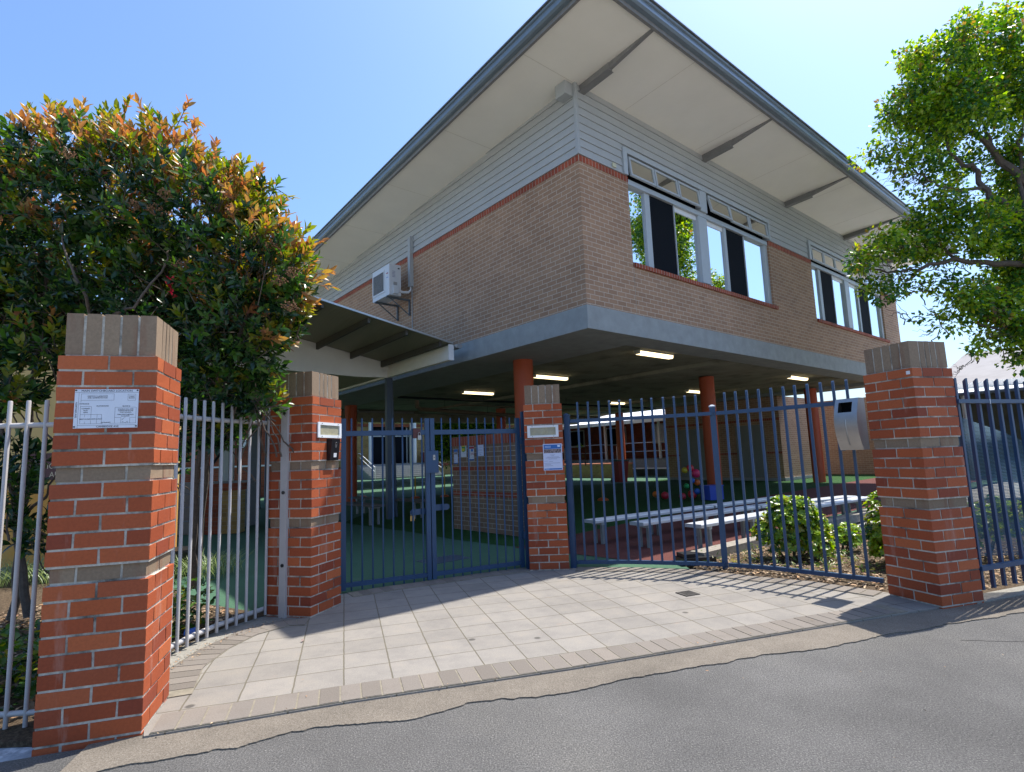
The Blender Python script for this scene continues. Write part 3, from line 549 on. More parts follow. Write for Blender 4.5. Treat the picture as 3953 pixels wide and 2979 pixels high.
# shade cloth behind it
cl=MB(); NX,NZ=60,24
def clp(i,j):
    x=.06+4.6*i/NX; f=j/NZ; top=1.64-.30*min(1,x/1.1)**1.3-.12*math.sin(x*2.2)*.3; z=.30+(top-.30)*f
    y=.10+.05*math.sin(x*5+f*3)+.06*f*math.sin(x*2.3+1)+.05*math.sin((x*1.2-f*2.6)*5)
    return Vector((x,y,z))
for i in range(NX):
    for j in range(NZ): cl.face([clp(i,j),clp(i+1,j),clp(i+1,j+1),clp(i,j+1)],uv=[(clp(a,c_).x,clp(a,c_).z) for a,c_ in ((i,j),(i+1,j),(i+1,j+1),(i,j+1))])
m,tt,bb=nodes('shade_cloth'); bb.inputs['Base Color'].default_value=(.055,.115,.155,1); bb.inputs['Roughness'].default_value=.8
uvn=tt.nodes.new('ShaderNodeUVMap'); wv=tt.nodes.new('ShaderNodeTexWave'); wv.wave_type='BANDS'; wv.bands_direction='Y'; wv.inputs['Scale'].default_value=25; wv.inputs['Distortion'].default_value=.6
tt.links.new(uvn.outputs[0],wv.inputs['Vector']); rp=ramp(tt,[(.25,(.55,)*3),(.6,(.92,)*3)]); tt.links.new(wv.outputs[0],rp.inputs[0]); tr=tt.nodes.new('ShaderNodeBsdfTransparent'); mx=tt.nodes.new('ShaderNodeMixShader')
tt.links.new(rp.outputs[0],mx.inputs[0]); tt.links.new(tr.outputs[0],mx.inputs[1]); tt.links.new(bb.outputs[0],mx.inputs[2]); tt.links.new(mx.outputs[0],tt.nodes['Material Output'].inputs[0])
o=cl.build('shade_cloth',m,None,True,loc=ra,rot=(0,0,rr)); tag(o,'sagging blue-grey mesh cloth tied behind the right palisade fence','shade cloth')
# ------------------------------------------------------------------ grey fences
gf=thing('curved_fence','pale grey tubular fence curving between the two left brick pillars','fence')
gp=[(-2.54,4.30),(-2.53,4.41),(-2.52,4.53),(-2.50,4.63),(-2.485,4.75),(-2.45,4.84),(-2.42,4.94),(-2.39,5.05),(-2.35,5.14),(-2.31,5.25),(-2.26,5.33)]
gp=[(-2.36,3.66),(-2.41,3.77),(-2.455,3.88),(-2.49,3.98),(-2.515,4.09),(-2.53,4.19)]+gp
first=None
for (x,y) in gp:
    if first is None: first=MB().tube([(0,0,.015),(0,0,1.895),(0,0,1.90)],[.0125,.0125,.0095],10).build('picket',GREY,gf,True,loc=(x,y,0))
    else: copy_child(first,gf,(x,y,0))
rl=[(-2.23,3.50)]+[(x-.030,y+.006) for x,y in gp]+[(-2.18,5.42)]
railtube(rl,1.752,.020,gf,GREY,'top_rail'); railtube(rl,.062,.020,gf,GREY,'bottom_rail')
b=MB(); b.box(-.035,.035,-.03,.03,-.02,1.895); b.build('fence_post',GREY,gf,loc=(-2.13,5.22,0),rot=(0,0,R(-16)))
for z in (.45,1.1,1.83): MB().tube([(-2.137,5.19,z),(-2.139,5.183,z)],.016,10).build('post_bolt',BLK,gf,True)
lf=thing('tubular_fence','pale grey tubular fence at the far left edge, ending at the plan board pillar','fence')
first=None
for i in range(14):
    x=-2.695-.096*i; y=3.20-.012*i
    if first is None: first=MB().tube([(0,0,.0),(0,0,1.768),(0,0,1.773)],[.0115,.0115,.009],10).build('picket',GREY,lf,True,loc=(x,y,0))
    else: copy_child(first,lf,(x,y,0))
railtube([(-2.42,3.235),(-4.1,3.05)],1.63,.0155,lf,GREY,'top_rail'); railtube([(-2.42,3.235),(-4.1,3.05)],.07,.0155,lf,GREY,'bottom_rail')
# ------------------------------------------------------------------ main school building (local grid: x along the street face, y along the left face)
BLD=thing('school_building','two storey tan brick school block raised on orange columns with a wide cream eave','school building',O,BROT)
ZS,ZB,ZH=3.838,6.415,6.528; XE,YE=16.56,16.6
SOFZ=lambda y:7.87-.047*y
def wallmesh():
    b=MB()
    # street face y=0 with two window openings
    W=[(1.335,6.90),(9.405,15.05)]
    b.box(0,XE,0,.24,ZS,4.76); xs=[0,W[0][0],W[0][1],W[1][0],W[1][1],XE]
    for a,c in ((0,1),(2,3),(4,5)): b.box(xs[a],xs[c],0,.24,4.76,ZB)
    b.box(0,.24,.24,YE,ZS,ZB); b.box(XE-.24,XE,.24,YE,ZS,ZB); b.box(.24,XE-.24,YE-.24,YE,ZS,ZB)
    return b
wallmesh().build('brick_wall',BRW,BLD)
b=MB()
for x0,x1 in ((-.006,1.335),(6.90,9.405),(15.05,XE)): MB().box(x0,x1,-.006,.2,ZB,ZH).build('red_header_band',BRH,BLD)
MB().box(-.006,.2,.201,YE,ZB,ZH).build('red_header_band',BRH,BLD)
# weatherboards
b=MB(); k=0; z=ZH+.004; PIT=.152
W=[(1.18,6.92),(9.20,15.2)]
def board(b,x0,x1,z0,z1,axis,lo=None):
    h=.022
    if axis=='x':
        P=[Vector((0,.0,z0)),Vector((0,-h-.006,z0)),Vector((0,-.006,z1)),Vector((0,.0,z1))]
        b.prism([p+Vector((x0,0,0)) for p in P],(0,0,0),(x1-x0,0,0))
    else:
        P=[Vector((.0,0,z0)),Vector((-h-.006,0,z0)),Vector((-.006,0,z1)),Vector((.0,0,z1))]
        b.prism([p+Vector((0,x0,0)) for p in P],(0,0,0),(0,x1-x0,0))
while z<7.86:
    z1=min(z+PIT,7.872)
    segs=[(0.03,XE)]
    if z<6.98: segs=[(0.03,W[0][0]),(W[0][1],W[1][0]),(W[1][1],XE)]
    elif z<7.07: segs=[(0.03,W[0][0]-.0),(W[0][1],W[1][0]),(W[1][1],XE)] if z<7.0 else [(0.03,XE)]
    for a,c in segs: board(b,a,c,z,z1,'x')
    yend=min(YE,(7.885-z)/.047)
    board(b,.03,yend,z,min(z1,z+PIT),'y'); z+=PIT
b.box(.002,XE,.002,.15,7.05,7.87); b.box(.002,.15,.15,YE,ZH,7.1)
for x0,x1 in ((0.002,1.18),(6.92,9.2),(15.2,XE)): b.box(x0,x1,.002,.15,ZH+.001,7.049)
b.build('weatherboard_cladding',CLAD,BLD)
MB().box(-.036,.028,-.036,.028,ZH,7.868).build('corner_trim',TRIM,BLD)
# slab with edge beam, recessed underside, cross beam
b=MB(); b.box(-.03,XE+.03,-.03,.62,3.43,ZS-.002); b.box(-.03,1.75,.62,YE,3.43,ZS-.002); b.box(XE-1.0,XE+.03,.62,YE,3.43,ZS-.002); b.box(1.75,XE-1.0,YE-.7,YE,3.43,ZS-.002)
b.build('edge_beam',CONC,BLD)
b=MB(); b.box(1.751,XE-1.001,.621,YE-.701,3.54,3.8)
b.box(5.75,7.35,.621,YE-.701,3.44,3.539); b.box(12.4,13.4,.621,YE-.701,3.44,3.539)
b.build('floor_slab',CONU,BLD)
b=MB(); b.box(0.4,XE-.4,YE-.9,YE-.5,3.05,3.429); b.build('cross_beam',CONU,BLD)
# roof
def roofprism(x0,x1,y0,y1,zo0,zo1):
    b=MB(); P=[(x0,y0),(x1,y0),(x1,y1),(x0,y1)]
    lo=[Vector((x,y,SOFZ(y)+zo0)) for x,y in P]; hi=[Vector((x,y,SOFZ(y)+zo1)) for x,y in P]
    b.face(lo[::-1]); b.face(hi)
    for i in range(4): b.face([lo[i],lo[(i+1)%4],hi[(i+1)%4],hi[i]])
    return b
XL,XR,Y0,Y1=-1.24,17.6,-1.60,YE+1.2
roofprism(XL,XR,Y0,Y1,0,.03).build('eave_soffit',SOFF,BLD)
JNT=mat('soffit_joint',(.60,.56,.48),.8)
for x in [1.35+2.4*i for i in range(7)]:
    b=MB(); b.prism([Vector((x-.004,Y0,SOFZ(Y0)-.0015)),Vector((x+.004,Y0,SOFZ(Y0)-.0015)),Vector((x+.004,-.03,SOFZ(-.03)-.0015)),Vector((x-.004,-.03,SOFZ(-.03)-.0015))],(0,0,0),(0,0,.003)); b.build('soffit_joint',JNT,BLD)
for y in [2.4*i for i in range(0,7)]:
    b=MB(); b.box(XL,-.03,y-.004,y+.004,SOFZ(y)-.0015,SOFZ(y)+.001); b.build('soffit_joint',JNT,BLD)
roofprism(XL+.01,XR-.01,Y0+.01,Y1,.031,.27).build('roof_deck',ZINC,BLD)
# gutter along the street edge, barge along the left edge
def gut(pts,name,m):
    b=MB(); n=len(pts)
    A=[];B=[]
    for (o_,z_) in pts:
        A.append(Vector((XL-o_,Y0-o_,SOFZ(Y0)+z_))); B.append(Vector((XR+.05,Y0-o_,SOFZ(Y0)+z_)))
    for i in range(n): b.face([A[i],B[i],B[(i+1)%n],A[(i+1)%n]])
    b.face(B)
    A2=[];C=[]
    for (o_,z_) in pts: C.append(Vector((XL-o_,Y1,SOFZ(Y1)+z_)))
    for i in range(n): b.face([C[i],A[i],A[(i+1)%n],C[(i+1)%n]])
    b.face(C[::-1]); return b.build(name,m,BLD)
gut([(-.02,-.035),(.03,-.035),(.03,.115),(.0,.115)],'fascia_board',BEAM)
gut([(.031,.03),(.10,.035),(.135,.06),(.135,.10),(.12,.11),(.12,.16),(.15,.17),(.155,.20),(.031,.20)],'eave_gutter',FASC)
gut([(-.25,.285),(.16,.215),(.19,.21),(.19,.225),(-.25,.30)],'roof_edge_flashing',ZINC)
# eave brackets
first=None
for x in (.15,4.10,8.10,12.12,16.1):
    if first is None:
        b=MB(); z0=SOFZ(0); 
        P=[Vector((0,0,-.13)),Vector((0,0,.0)),Vector((0,-.69,.033)),Vector((0,-.69,-.097))]
        b.prism(P,(-.045,0,0),(.045,0,0)); 
        P=[Vector((0,0,-.138)),Vector((0,0,-.1301)),Vector((0,-.69,-.0971)),Vector((0,-.69,-.105))]; b.prism(P,(-.075,0,0),(.075,0,0))
        P=[Vector((0,-.6901,-.075)),Vector((0,-.6901,.033)),Vector((0,-1.57,.0735)),Vector((0,-1.57,.068))]; b.prism(P,(-.035,0,0),(.035,0,0))
        first=b.build('eave_bracket',BEAM,BLD,loc=(x,-.002,7.868))
    else: copy_child(first,BLD,(x,-.002,7.868))
# windows
FR=mat('window_frame',(.40,.44,.47),.45,var=.03)
def window(x0,xe,zsill=4.86):
    # x0..xe glazed width ; upper row of awning sashes, lower row of tall panes
    w=MB(); zt=7.02; L=x0; Rr=xe; zl=zsill
    w.box(L-.15,L-.03,-.052,.10,6.53,zt+.05); w.box(Rr+.0,Rr+.13,-.052,.10,6.53,zt+.05) if xe>15.1 else w.box(Rr-.02,Rr+.045,-.052,.10,6.53,zt+.05)
    w.box(L-.03,Rr-.02,-.050,.10,zt-.045,zt+.05)
    w.box(L,L+.03,.07,.16,zl,6.40); w.box(Rr-.16,Rr,.05,.16,zl,6.40); w.box(L+.03,Rr-.16,.07,.16,zl,zl+.035); w.box(L,Rr-.02,.02,.16,6.40,6.50)
    span=Rr-.16-L
    f=lambda t:L+span*t
    # boundaries of panes as fractions, from the photo
    cuts=[(.0,.105,'g'),(.135,.285,'d'),(.292,.448,'g'),(.51,.648,'g'),(.668,.812,'d'),(.822,1.0,'g')]
    w.box(f(.448),f(.51),.03,.16,zl+.036,6.399); w.box(f(.455),f(.503),-.03,.10,6.501,6.974)
    for a,c,_ in ((.105,.135,0),(.648,.668,0)): w.box(f(a),f(c),.06,.16,zl+.036,6.399)
    for a in (.285,.812): w.box(f(a),f(a)+.03,.055,.16,zl+.036,6.399)
    o=w.build('window_frame',FR,BLD)
    for a,c,kd in cuts:
        MB().box(f(a)+.001,f(c)-.001,.100 if kd=='g' else .075,.104 if kd=='g' else .08,zl+.036,6.398 if kd=='d' else 6.398).build('glass_pane' if kd=='g' else 'fly_screen',MIR if kd=='g' else DARK,o)
        if kd=='g': MB().box(f(a),f(c),.085,.099,6.30,6.398).build('blind_head',WHT,o) if a>.2 and a<.6 else None
    # awning sashes, hinged at the top and pushed open
    for h in (0,1):
        u0=L+.01 if h==0 else f(.51); u1=f(.448) if h==0 else Rr-.09
        for k in range(3):
            a=u0+(u1-u0)*k/3+.012; c=u0+(u1-u0)*(k+1)/3-.012; T=Matrix.Translation((0,-.02,6.93))@Matrix.Rotation(R(-6 if (h,k)!=(1,0) else -11) if x0<5 else R(-3),4,'X')
            s=MB(); hh=.40; fr=.045
            s.box(a,c,-.02,.02,-fr,0,T=T).box(a,c,-.02,.02,-hh,-hh+fr,T=T).box(a,a+fr,-.02,.02,-hh+fr,-fr,T=T).box(c-fr,c,-.02,.02,-hh+fr,-fr,T=T)
            so_=s.build('awning_sash',FR,o); MB().box(a+fr,c-fr,-.003,.003,-hh+fr,-fr,T=T).build('sash_glass',GLS,so_)
    return o
window(1.335,6.90); window(9.405,15.05)
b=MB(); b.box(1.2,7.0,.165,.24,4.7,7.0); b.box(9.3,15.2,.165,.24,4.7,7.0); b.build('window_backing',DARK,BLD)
BRS=brickmat('red_sill_brick',(.36,.085,.045),(.27,.06,.035),(.42,.36,.3),bw=.086,bh=.6,off=0,ms=.006,offv=.3)
for x0,x1 in ((1.36,7.02),(9.41,15.25)):
    b=MB(); P=[Vector((x0,-.045,4.755)),Vector((x0,-.045,4.835)),Vector((x0,.098,4.862)),Vector((x0,.098,4.765))]; b.prism(P,(0,0,0),(x1-x0,0,0)); b.build('brick_sill',BRS,BLD)
MB().box(1.338,1.344,-.003,.01,ZS,4.75).build('control_joint',MORT,BLD)
MB().box(.86,.96,-.05,-.03,6.565,6.64).build('sensor_plate',flatmat('cream_plastic',(.55,.54,.38)),BLD)
MB().box(-.22,-.03,.03,.27,7.62,7.86).build('junction_box',TRIM,BLD)
# columns
cols=[(1.05,2.9),(8.2,2.8),(15.4,2.8),(1.6,13.2),(16.0,12.6),(8.6,13.2)]
first=None
for x,y in cols:
    if first is None: first=MB().tube([(0,0,-.02),(0,0,3.5)],.215,28).build('orange_column',ORNG,BLD,True,loc=(x,y,0))
    else: copy_child(first,BLD,(x,y,0))
# stair block under the building
b=MB(); b.box(15.9,19.6,4.3,9.7,0.12,3.42); b.build('undercroft_wall',BRW,BLD)
MB().box(15.86,19.64,4.26,9.74,0,.12).build('undercroft_plinth',CONC,BLD)
for y0,y1 in ((4.95,6.2),(7.6,9.0)): MB().box(15.86,15.895,y0,y1,.13,2.3).build('grey_door',mat('grey_door_paint',(.20,.21,.20),.5,var=.05),BLD)
for z in (1.1,2.45): MB().box(15.894,15.8998,4.3,9.7,z,z+.086).build('red_brick_course',BRH,BLD)
b=MB(); b.box(21.3,21.6,.5,9,0.0,3.42); b.build('undercroft_wall',BRW,BLD)
# ceiling lights
LAMP=emis('tube_lens',(1,.80,.46),1.9); LCOOL=mat('lamp_base',(.55,.53,.45),.5)
first=None
for i,(x,y,zc) in enumerate([(3.45,1.18,3.44),(3.75,4.85,3.44),(12.1,9.35,3.44),(11.5,5.2,3.44),(4.0,8.6,3.44),(11.3,1.48,3.44)]):
    labs=['lit ceiling batten under the slab nearest the building corner','lit ceiling batten behind the front orange column','small lit ceiling batten seen over the middle of the curved fence','lit ceiling batten half hidden by the second orange column','lit ceiling batten over the right gate leaf','lit ceiling batten at the right, near the letterbox pillar']
    L_=thing('ceiling_light',labs[i],'ceiling light',wld(x,y,3.54 if i not in (9,) else 3.43),BROT,'lit fluorescent battens under the slab')
    if first is None:
        f1=MB().box(-.63,.63,-.085,.085,-.03,0).build('light_base',LCOOL,L_)
        P=[Vector((-.60,-.075,-.03)),Vector((-.60,-.055,-.095)),Vector((-.60,.055,-.095)),Vector((-.60,.075,-.03))]
        f2=MB().prism(P,(0,0,0),(1.2,0,0)).build('diffuser',LAMP,L_)
        f3=MB().box(-.625,-.601,-.07,.07,-.09,-.03).build('end_cap',LCOOL,L_); f4=MB().box(.601,.625,-.07,.07,-.09,-.03).build('end_cap',LCOOL,L_); first=(f1,f2,f3,f4)
    else:
        for f in first: copy_child(f,L_)
# service pipes
t=thing('service_pipes','brown drain pipes and cable tray hung under the slab behind the gate','pipes',O,BROT)
PIPE=mat('pipe_brown',(.13,.10,.07),.6,var=.1)
MB().tube([(2.85,10.6,3.40),(2.85,10.6,3.18),(3.05,10.75,3.12),(8.5,12.2,3.12),(14,12.3,3.12)],.075,10).build('drain_pipe',PIPE,t,True)
MB().tube([(3.6,10.7,3.14),(4.6,10.4,3.28),(14,10.6,3.30)],.022,8).build('thin_pipe',PIPE,t,True)
MB().box(1.3,14,8.85,9.1,3.26,3.30).build('cable_tray',DARK,t)
for x in (4.5,6.5,8.5): MB().tube([(x,9.0,3.30),(x,9.0,3.54)],.008,6).build('hanger_rod',DARK,t); MB().tube([(x,11.4,3.12),(x,11.4,3.54)],.008,6).build('hanger_rod',DARK,t)
# air conditioner
t=thing('air_conditioner','white outdoor air conditioner on a steel bracket high on the left brick face','air conditioner',O,BROT)
ACW=mat('ac_white',(.58,.60,.62),.45,var=.03)
ax0,ax1,ay0,ay1,az0,az1=-.65,-.335,5.78,6.69,5.385,6.165
MB().box(ax0,ax1,ay0,ay1,az0,az1).build('casing',ACW,t)
b=MB(); b.box(ax0-.012,ax0-.0005,6.02,6.06,5.50,6.07).box(ax0-.012,ax0-.0005,6.64,6.68,5.50,6.07).box(ax0-.012,ax0-.0005,6.06,6.64,6.03,6.07).box(ax0-.012,ax0-.0005,6.06,6.64,5.50,5.54); b.build('grille_frame',ACW,t)
MB().box(ax0-.004,ax0-.0008,6.061,6.639,5.541,6.029).build('fan_opening',DARK,t)
b=MB()
for i in range(24): y=6.07+.56*i/23; b.box(ax0-.011,ax0-.0045,y-.0025,y+.0025,5.541,6.029)
b.build('grille_bars',mat('ac_grey',(.35,.35,.34),.5),t)
b=MB(); b.box(-.56,-.42,ay0-.055,ay0-.001,5.42,5.62); b.build('valve_cover',ACW,t); MB().box(-.54,-.44,ay0-.004,ay0-.001,5.64,5.72).build('vent_louvre',mat('ac_grey2',(.3,.3,.3),.5),t)
MB().box(-.42,-.37,ay0-.003,ay0-.001,6.06,6.09).build('vent_slot',DARK,t)
b=MB(); rn=random.Random(3)
for k in range(5): b.box(-.57,-.49,ay0-.0025,ay0-.001,5.98-.035*k,5.995-.035*k)
b.build('rating_labels',PTXT,t); MB().box(ax0-.003,ax0-.001,5.84,5.93,5.93,5.955).build('red_badge',PRED,t); MB().box(ax0-.003,ax0-.001,5.84,5.93,5.83,5.845).build('blue_badge',PBL,t)
for y in (5.93,6.55):
    b=MB(); b.box(-.66,-.002,y-.02,y+.02,az0-.045,az0-.002).box(-.045,-.002,y-.019,y+.019,az0-.42,az0-.046); b.bar((-.55,y,az0-.045),(-.03,y,az0-.40),.02,.02); b.build('wall_bracket',mat('bracket_steel',(.13,.15,.17),.5,metal=.4),t)
t=thing('pipe_duct','grey pipe cover with bent top running down beside the air conditioner','pipe cover',O,BROT)
MB().box(-.10,-.002,5.74,5.85,5.68,6.50).build('duct_cover',TRIM,t)
b=MB(); P=[Vector((-.10,5.74,6.5)),Vector((-.10,5.85,6.5)),Vector((-.002,5.85,6.5)),Vector((-.002,5.74,6.5))]; b.prism(P,(0,0,0),(-.02,-.05,.14)); b.build('duct_elbow',TRIM,t)
MB().box(-.122,-.024,5.69,5.80,6.641,6.95).build('duct_top',TRIM,t)
for dz in (0,.03): MB().tube([(-.06,5.79,5.70),(-.06,5.79,5.60-dz),(-.13,5.78,5.53-dz),(-.30,5.76,5.50-dz),(-.42,5.75,5.52-dz)],.016,8).build('refrigerant_pipe',WHT,t,True)
MB().tube([(-.015,5.80,5.68),(-.015,5.82,4.2)],.011,8).build('thin_conduit',TRIM,t,True)
# ------------------------------------------------------------------ covered walkway
CW=thing('covered_walkway','cream framed covered walkway with gabled corrugated roof left of the brick block','covered walkway',O,BROT)
m,tt,bb=nodes('corrugated_olive'); uvn=tt.nodes.new('ShaderNodeTexCoord'); wv=tt.nodes.new('ShaderNodeTexWave'); wv.wave_type='BANDS'; wv.bands_direction='Y'; wv.inputs['Scale'].default_value=4.1
tt.links.new(uvn.outputs['Object'],wv.inputs['Vector']); rp=ramp(tt,[(0,(.27,.26,.19)),(1,(.36,.35,.26))]); tt.links.new(wv.outputs[0],rp.inputs[0]); tt.links.new(rp.outputs[0],bb.inputs['Base Color']); bb.inputs['Roughness'].default_value=.5; bb.inputs['Metallic'].default_value=.2
bp=tt.nodes.new('ShaderNodeBump'); bp.inputs['Strength'].default_value=1; bp.inputs['Distance'].default_value=.02; tt.links.new(wv.outputs[0],bp.inputs['Height']); tt.links.new(bp.outputs[0],bb.inputs['Normal'])
CORR=m
yA,yB,yE=3.383,6.10,16.2; RX,RZ=-3.36,4.262; EX,EZ=-.456,3.73; LX,LZ=-6.26,3.73
for (x0,z0,x1,z1) in ((EX,EZ,RX,RZ),(LX,LZ,RX,RZ)):
    b=MB(); P=[Vector((x0,0,z0)),Vector((x1,0,z1)),Vector((x1,0,z1+.012)),Vector((x0,0,z0+.012))]; b.prism(P,(0,yA,0),(0,yE,0)); b.build('roof_sheet',CORR,CW)
    b=MB(); P=[Vector((x0,0,z0-.004)),Vector((x1,0,z1-.004)),Vector((x1,0,z1+.03)),Vector((x0,0,z0+.03))]; b.prism(P,(0,yA-.035,0),(0,yA-.002,0)); b.build('barge_flashing',ZINC,CW)
slope=(RZ-EZ)/(RX-EX)
for x in (-.72,-1.50,-2.30,-3.19,-3.55,-4.4,-5.3,-6.0):
    zt=RZ-abs(x-RX)*abs(slope)-.006
    b=MB(); P=[Vector((x-.025,yA+.05,zt-.10)),Vector((x-.025,yA+.05,zt)),Vector((x-.025,yB-.01,zt)),Vector((x-.025,yB-.01,zt-.15))]; b.prism(P,(0,0,0),(.05,0,0)); b.build('purlin',mat('purlin_grey',(.07,.065,.055),.6) if x==-.72 else bpy.data.materials['purlin_grey'],CW)
def ftop(x): return RZ-abs(x-RX)*abs(slope)-.155
b=MB(); P=[Vector((-.42,0,3.39)),Vector((-1.3,0,3.36)),Vector((-2.4,0,3.385)),Vector((-3.4,0,3.41)),Vector((-4.4,0,3.385)),Vector((-6.3,0,3.39)),Vector((-6.3,0,ftop(-6.3)+.15)),Vector((RX,0,RZ-.012)),Vector((-.42,0,ftop(-.42)+.142))]
b.prism(P,(0,yB,0),(0,yB+.08,0)); b.build('gable_beam',CREAM,CW)
b=MB(); b.box(-.56,-.44,yA,yB-.002,3.39,3.576); b.build('side_beam',CREAM,CW); MB().box(-.53,-.46,yA+.02,yB-.002,3.58,3.705).build('side_upstand',CREAM,CW)
MB().box(-.565,-.435,yA-.012,yA-.001,3.385,3.72).build('beam_end_plate',WHT,CW)
MB().box(-.56,-.44,yB+.082,yE,3.39,3.576).build('side_beam',CREAM,CW); MB().box(-6.3,-6.18,yB+.082,yE,3.39,3.576).build('side_beam',CREAM,CW)
MB().box(-6.17,-.57,yB+.3,yE,3.43,3.46).build('walkway_ceiling',mat('walkway_ceiling_paint',(.42,.38,.26),.7),CW)
PST=mat('slate_blue_post',(.05,.075,.11),.45,var=.1)
for x,y in ((-.50,6.2),(-6.2,6.2),(-6.2,11.2),(-.5,11.4),(-.5,16.0),(-6.2,16.0)):
    MB().box(x-.055,x+.055,y-.055,y+.055,-.02,3.389).build('walkway_post',PST,CW)
b=MB(); prf=[]
for k in range(9): a=math.pi*k/8; prf.append(Vector((-.355-.065*math.cos(a),0,3.70-.075*math.sin(a))))
prf+= [Vector((-.29,0,3.72)),Vector((-.418,0,3.715))]
b.prism(prf,(0,yA-.12,0),(0,yE,0)); b.build('walkway_gutter',ZINC,CW)
MB().tube([(-.33,6.42,3.66),(-.30,6.42,3.3),(-.18,6.45,0)],.045,12).build('downpipe',PST,CW,True)
# ------------------------------------------------------------------ block wall inside the gate with notices
t0=math.atan2(9.70-11.27,.06+1.28)
bwP=Vector((-1.24,11.20,0)); dv=(Vector((.30,9.43,0))-bwP); bl=dv.length; brz=math.atan2(dv.y,dv.x)
bw=thing('screen_wall','low brown block wall with two red courses and red capping behind the right gate leaf','brick wall',bwP,brz)
zz=[0,.645,.731,1.118,1.204,1.60]
for z0,z1,red in ((0,.645,0),(.645,.731,1),(.731,1.118,0),(1.118,1.204,1),(1.204,1.60,0)):
    MB().box(0,bl,(0 if not red else -.003),.23,z0,z1).build('red_course' if red else 'block_courses',brickmat('red_course_brick',(.30,.07,.035),(.25,.055,.03),(.35,.3,.25),ms=.006) if red and 'red_course_brick' not in bpy.data.materials else bpy.data.materials['red_course_brick'] if red else BRB,bw)
MB().box(-.004,bl,-.01,.24,1.60,1.775).build('wall_capping',BRH,bw)
def onbw(u,v):
    n=Vector((-dv.y,dv.x,0)).normalized(); d=ray(u,v); q=(bwP-C0).dot(n)/d.dot(n); P=C0+d*q; return (P-bwP).dot(dv.normalized()),P.z
s6=160/1667
def nb(u0,v0,u1,v1):
    a=onbw(1740+u0*s6,1660+v0*s6); c=onbw(1740+u1*s6,1660+v1*s6); return a[0],c[0],c[1],a[1]
for q,st,pp,lab in (((135,775,295,1350),'blue2',PAPB,'narrow blue headed notice at the left end of the block wall'),((400,485,640,1075),'green',PWH,'white notice with green and yellow panel on the block wall'),((720,650,950,1240),'red',PWH,'red headed notice reading 20% on the block wall'),((1062,405,1335,1035),'plain',PAPB,'plain white typed notice highest on the block wall')):
    x0,x1,z0,z1=nb(*q); poster(bwP,brz,x0,x1,z0,z1,lab,st,pp)
# ------------------------------------------------------------------ benches
def bench(A,B,wd,h,label,group,legs,matt=AL,slat=True,th=.045):
    A=Vector((*A,0));B=Vector((*B,0)); d=B-A; L=d.length; t=thing('bench',label,'bench',A,math.atan2(d.y,d.x),group)
    n=4; 
    for k in range(n if slat else 1):
        w_=wd/n if slat else wd; y0=wd/2-w_*(k+1); 
        b=MB(); r=.010 if slat else .004
        P=[Vector((0,y0+.003,h-th)),Vector((0,y0+w_-.003,h-th)),Vector((0,y0+w_-.003,h-r)),Vector((0,y0+w_-.003-r,h)),Vector((0,y0+.003+r,h)),Vector((0,y0+.003,h-r))]
        b.prism(P,(0,0,0),(L,0,0)); b.build('seat_slat',matt,t)
    if slat: MB().box(-.004,-.0005,-wd/2,wd/2,h-th-.003,h).build('end_cap',TRIM,t); MB().box(L+.0005,L+.004,-wd/2,wd/2,h-th-.003,h).build('end_cap',TRIM,t)
    for f in legs:
        x=L*f
        for y in (-wd/2+.05,wd/2-.05): MB().box(x-.022,x+.022,y-.022,y+.022,-.01,h-th-.04).build('leg',mat('bench_leg',(.22,.23,.23),.5,metal=.3) if 'bench_leg' not in bpy.data.materials else bpy.data.materials['bench_leg'],t)
        MB().box(x-.03,x+.03,-wd/2+.02,wd/2-.02,h-th-.04,h-th-.001).build('seat_bearer',TRIM,t)
    return t
gB='long low aluminium benches'
hB=.36
bench((2.37,7.70),(4.45,9.22),.26,hB,'nearest aluminium bench, its white sunlit end behind the centre fence post',gB,(.09,.5,.92))
bench((4.50,9.25),(6.6,10.75),.26,hB,'aluminium bench at the right, beyond the clipped bush',gB,(.1,.8))
bench((1.70,8.13),(4.10,9.83),.26,hB,'middle aluminium bench with its near end over red rubber',gB,(.05,.5,.92))
bench((4.15,9.87),(6.5,11.05),.26,hB,'farther aluminium bench showing its round end above the clipped bush',gB,(.1,.85))
bench((1.10,8.62),(3.42,10.17),.26,hB,'rear left aluminium bench nearest the notice pillar',gB,(.06,.5,.92))
bench((3.46,10.2),(5.55,11.6),.26,hB,'rear right aluminium bench beside the dark turf',gB,(.1,.9))
bench((-4.6,14.0),(-2.95,12.25),.30,.43,'dark timber bench with grey legs behind the left gate leaf','timber benches inside the gate',(.12,.9),WOODB,False)
bench((-4.5,15.6),(-2.1,13.25),.30,.43,'long dark timber bench standing beyond the shorter timber bench','timber benches inside the gate',(.12,.9),WOODB,False)
# timber edging
def sleeper(A,B,z,label):
    A=Vector((*A,0));B=Vector((*B,0));d=B-A; t=MB().box(0,d.length,-.10,.10,-.02,z).build('timber_sleeper',TIMB,None,loc=A,rot=(0,0,math.atan2(d.y,d.x))); return tag(t,label,'timber edging','timber edging round the garden bed')
sleeper((2.18,7.02),(4.55,8.99),.11,'weathered timber sleeper edging the bed behind the centre fence post')
sleeper((4.57,9.01),(7.2,11.2),.11,'timber sleeper continuing the edging behind the clipped bush')
b=MB(); b.box(0,.42,-.12,.12,-.01,.075).box(.02,.20,-.1,.1,.076,.12); o=b.build('black_block',BLK,None,loc=(1.93,6.92,0),rot=(0,0,R(10))); tag(o,'low black rubber block at the near end of the timber sleeper','rubber block')
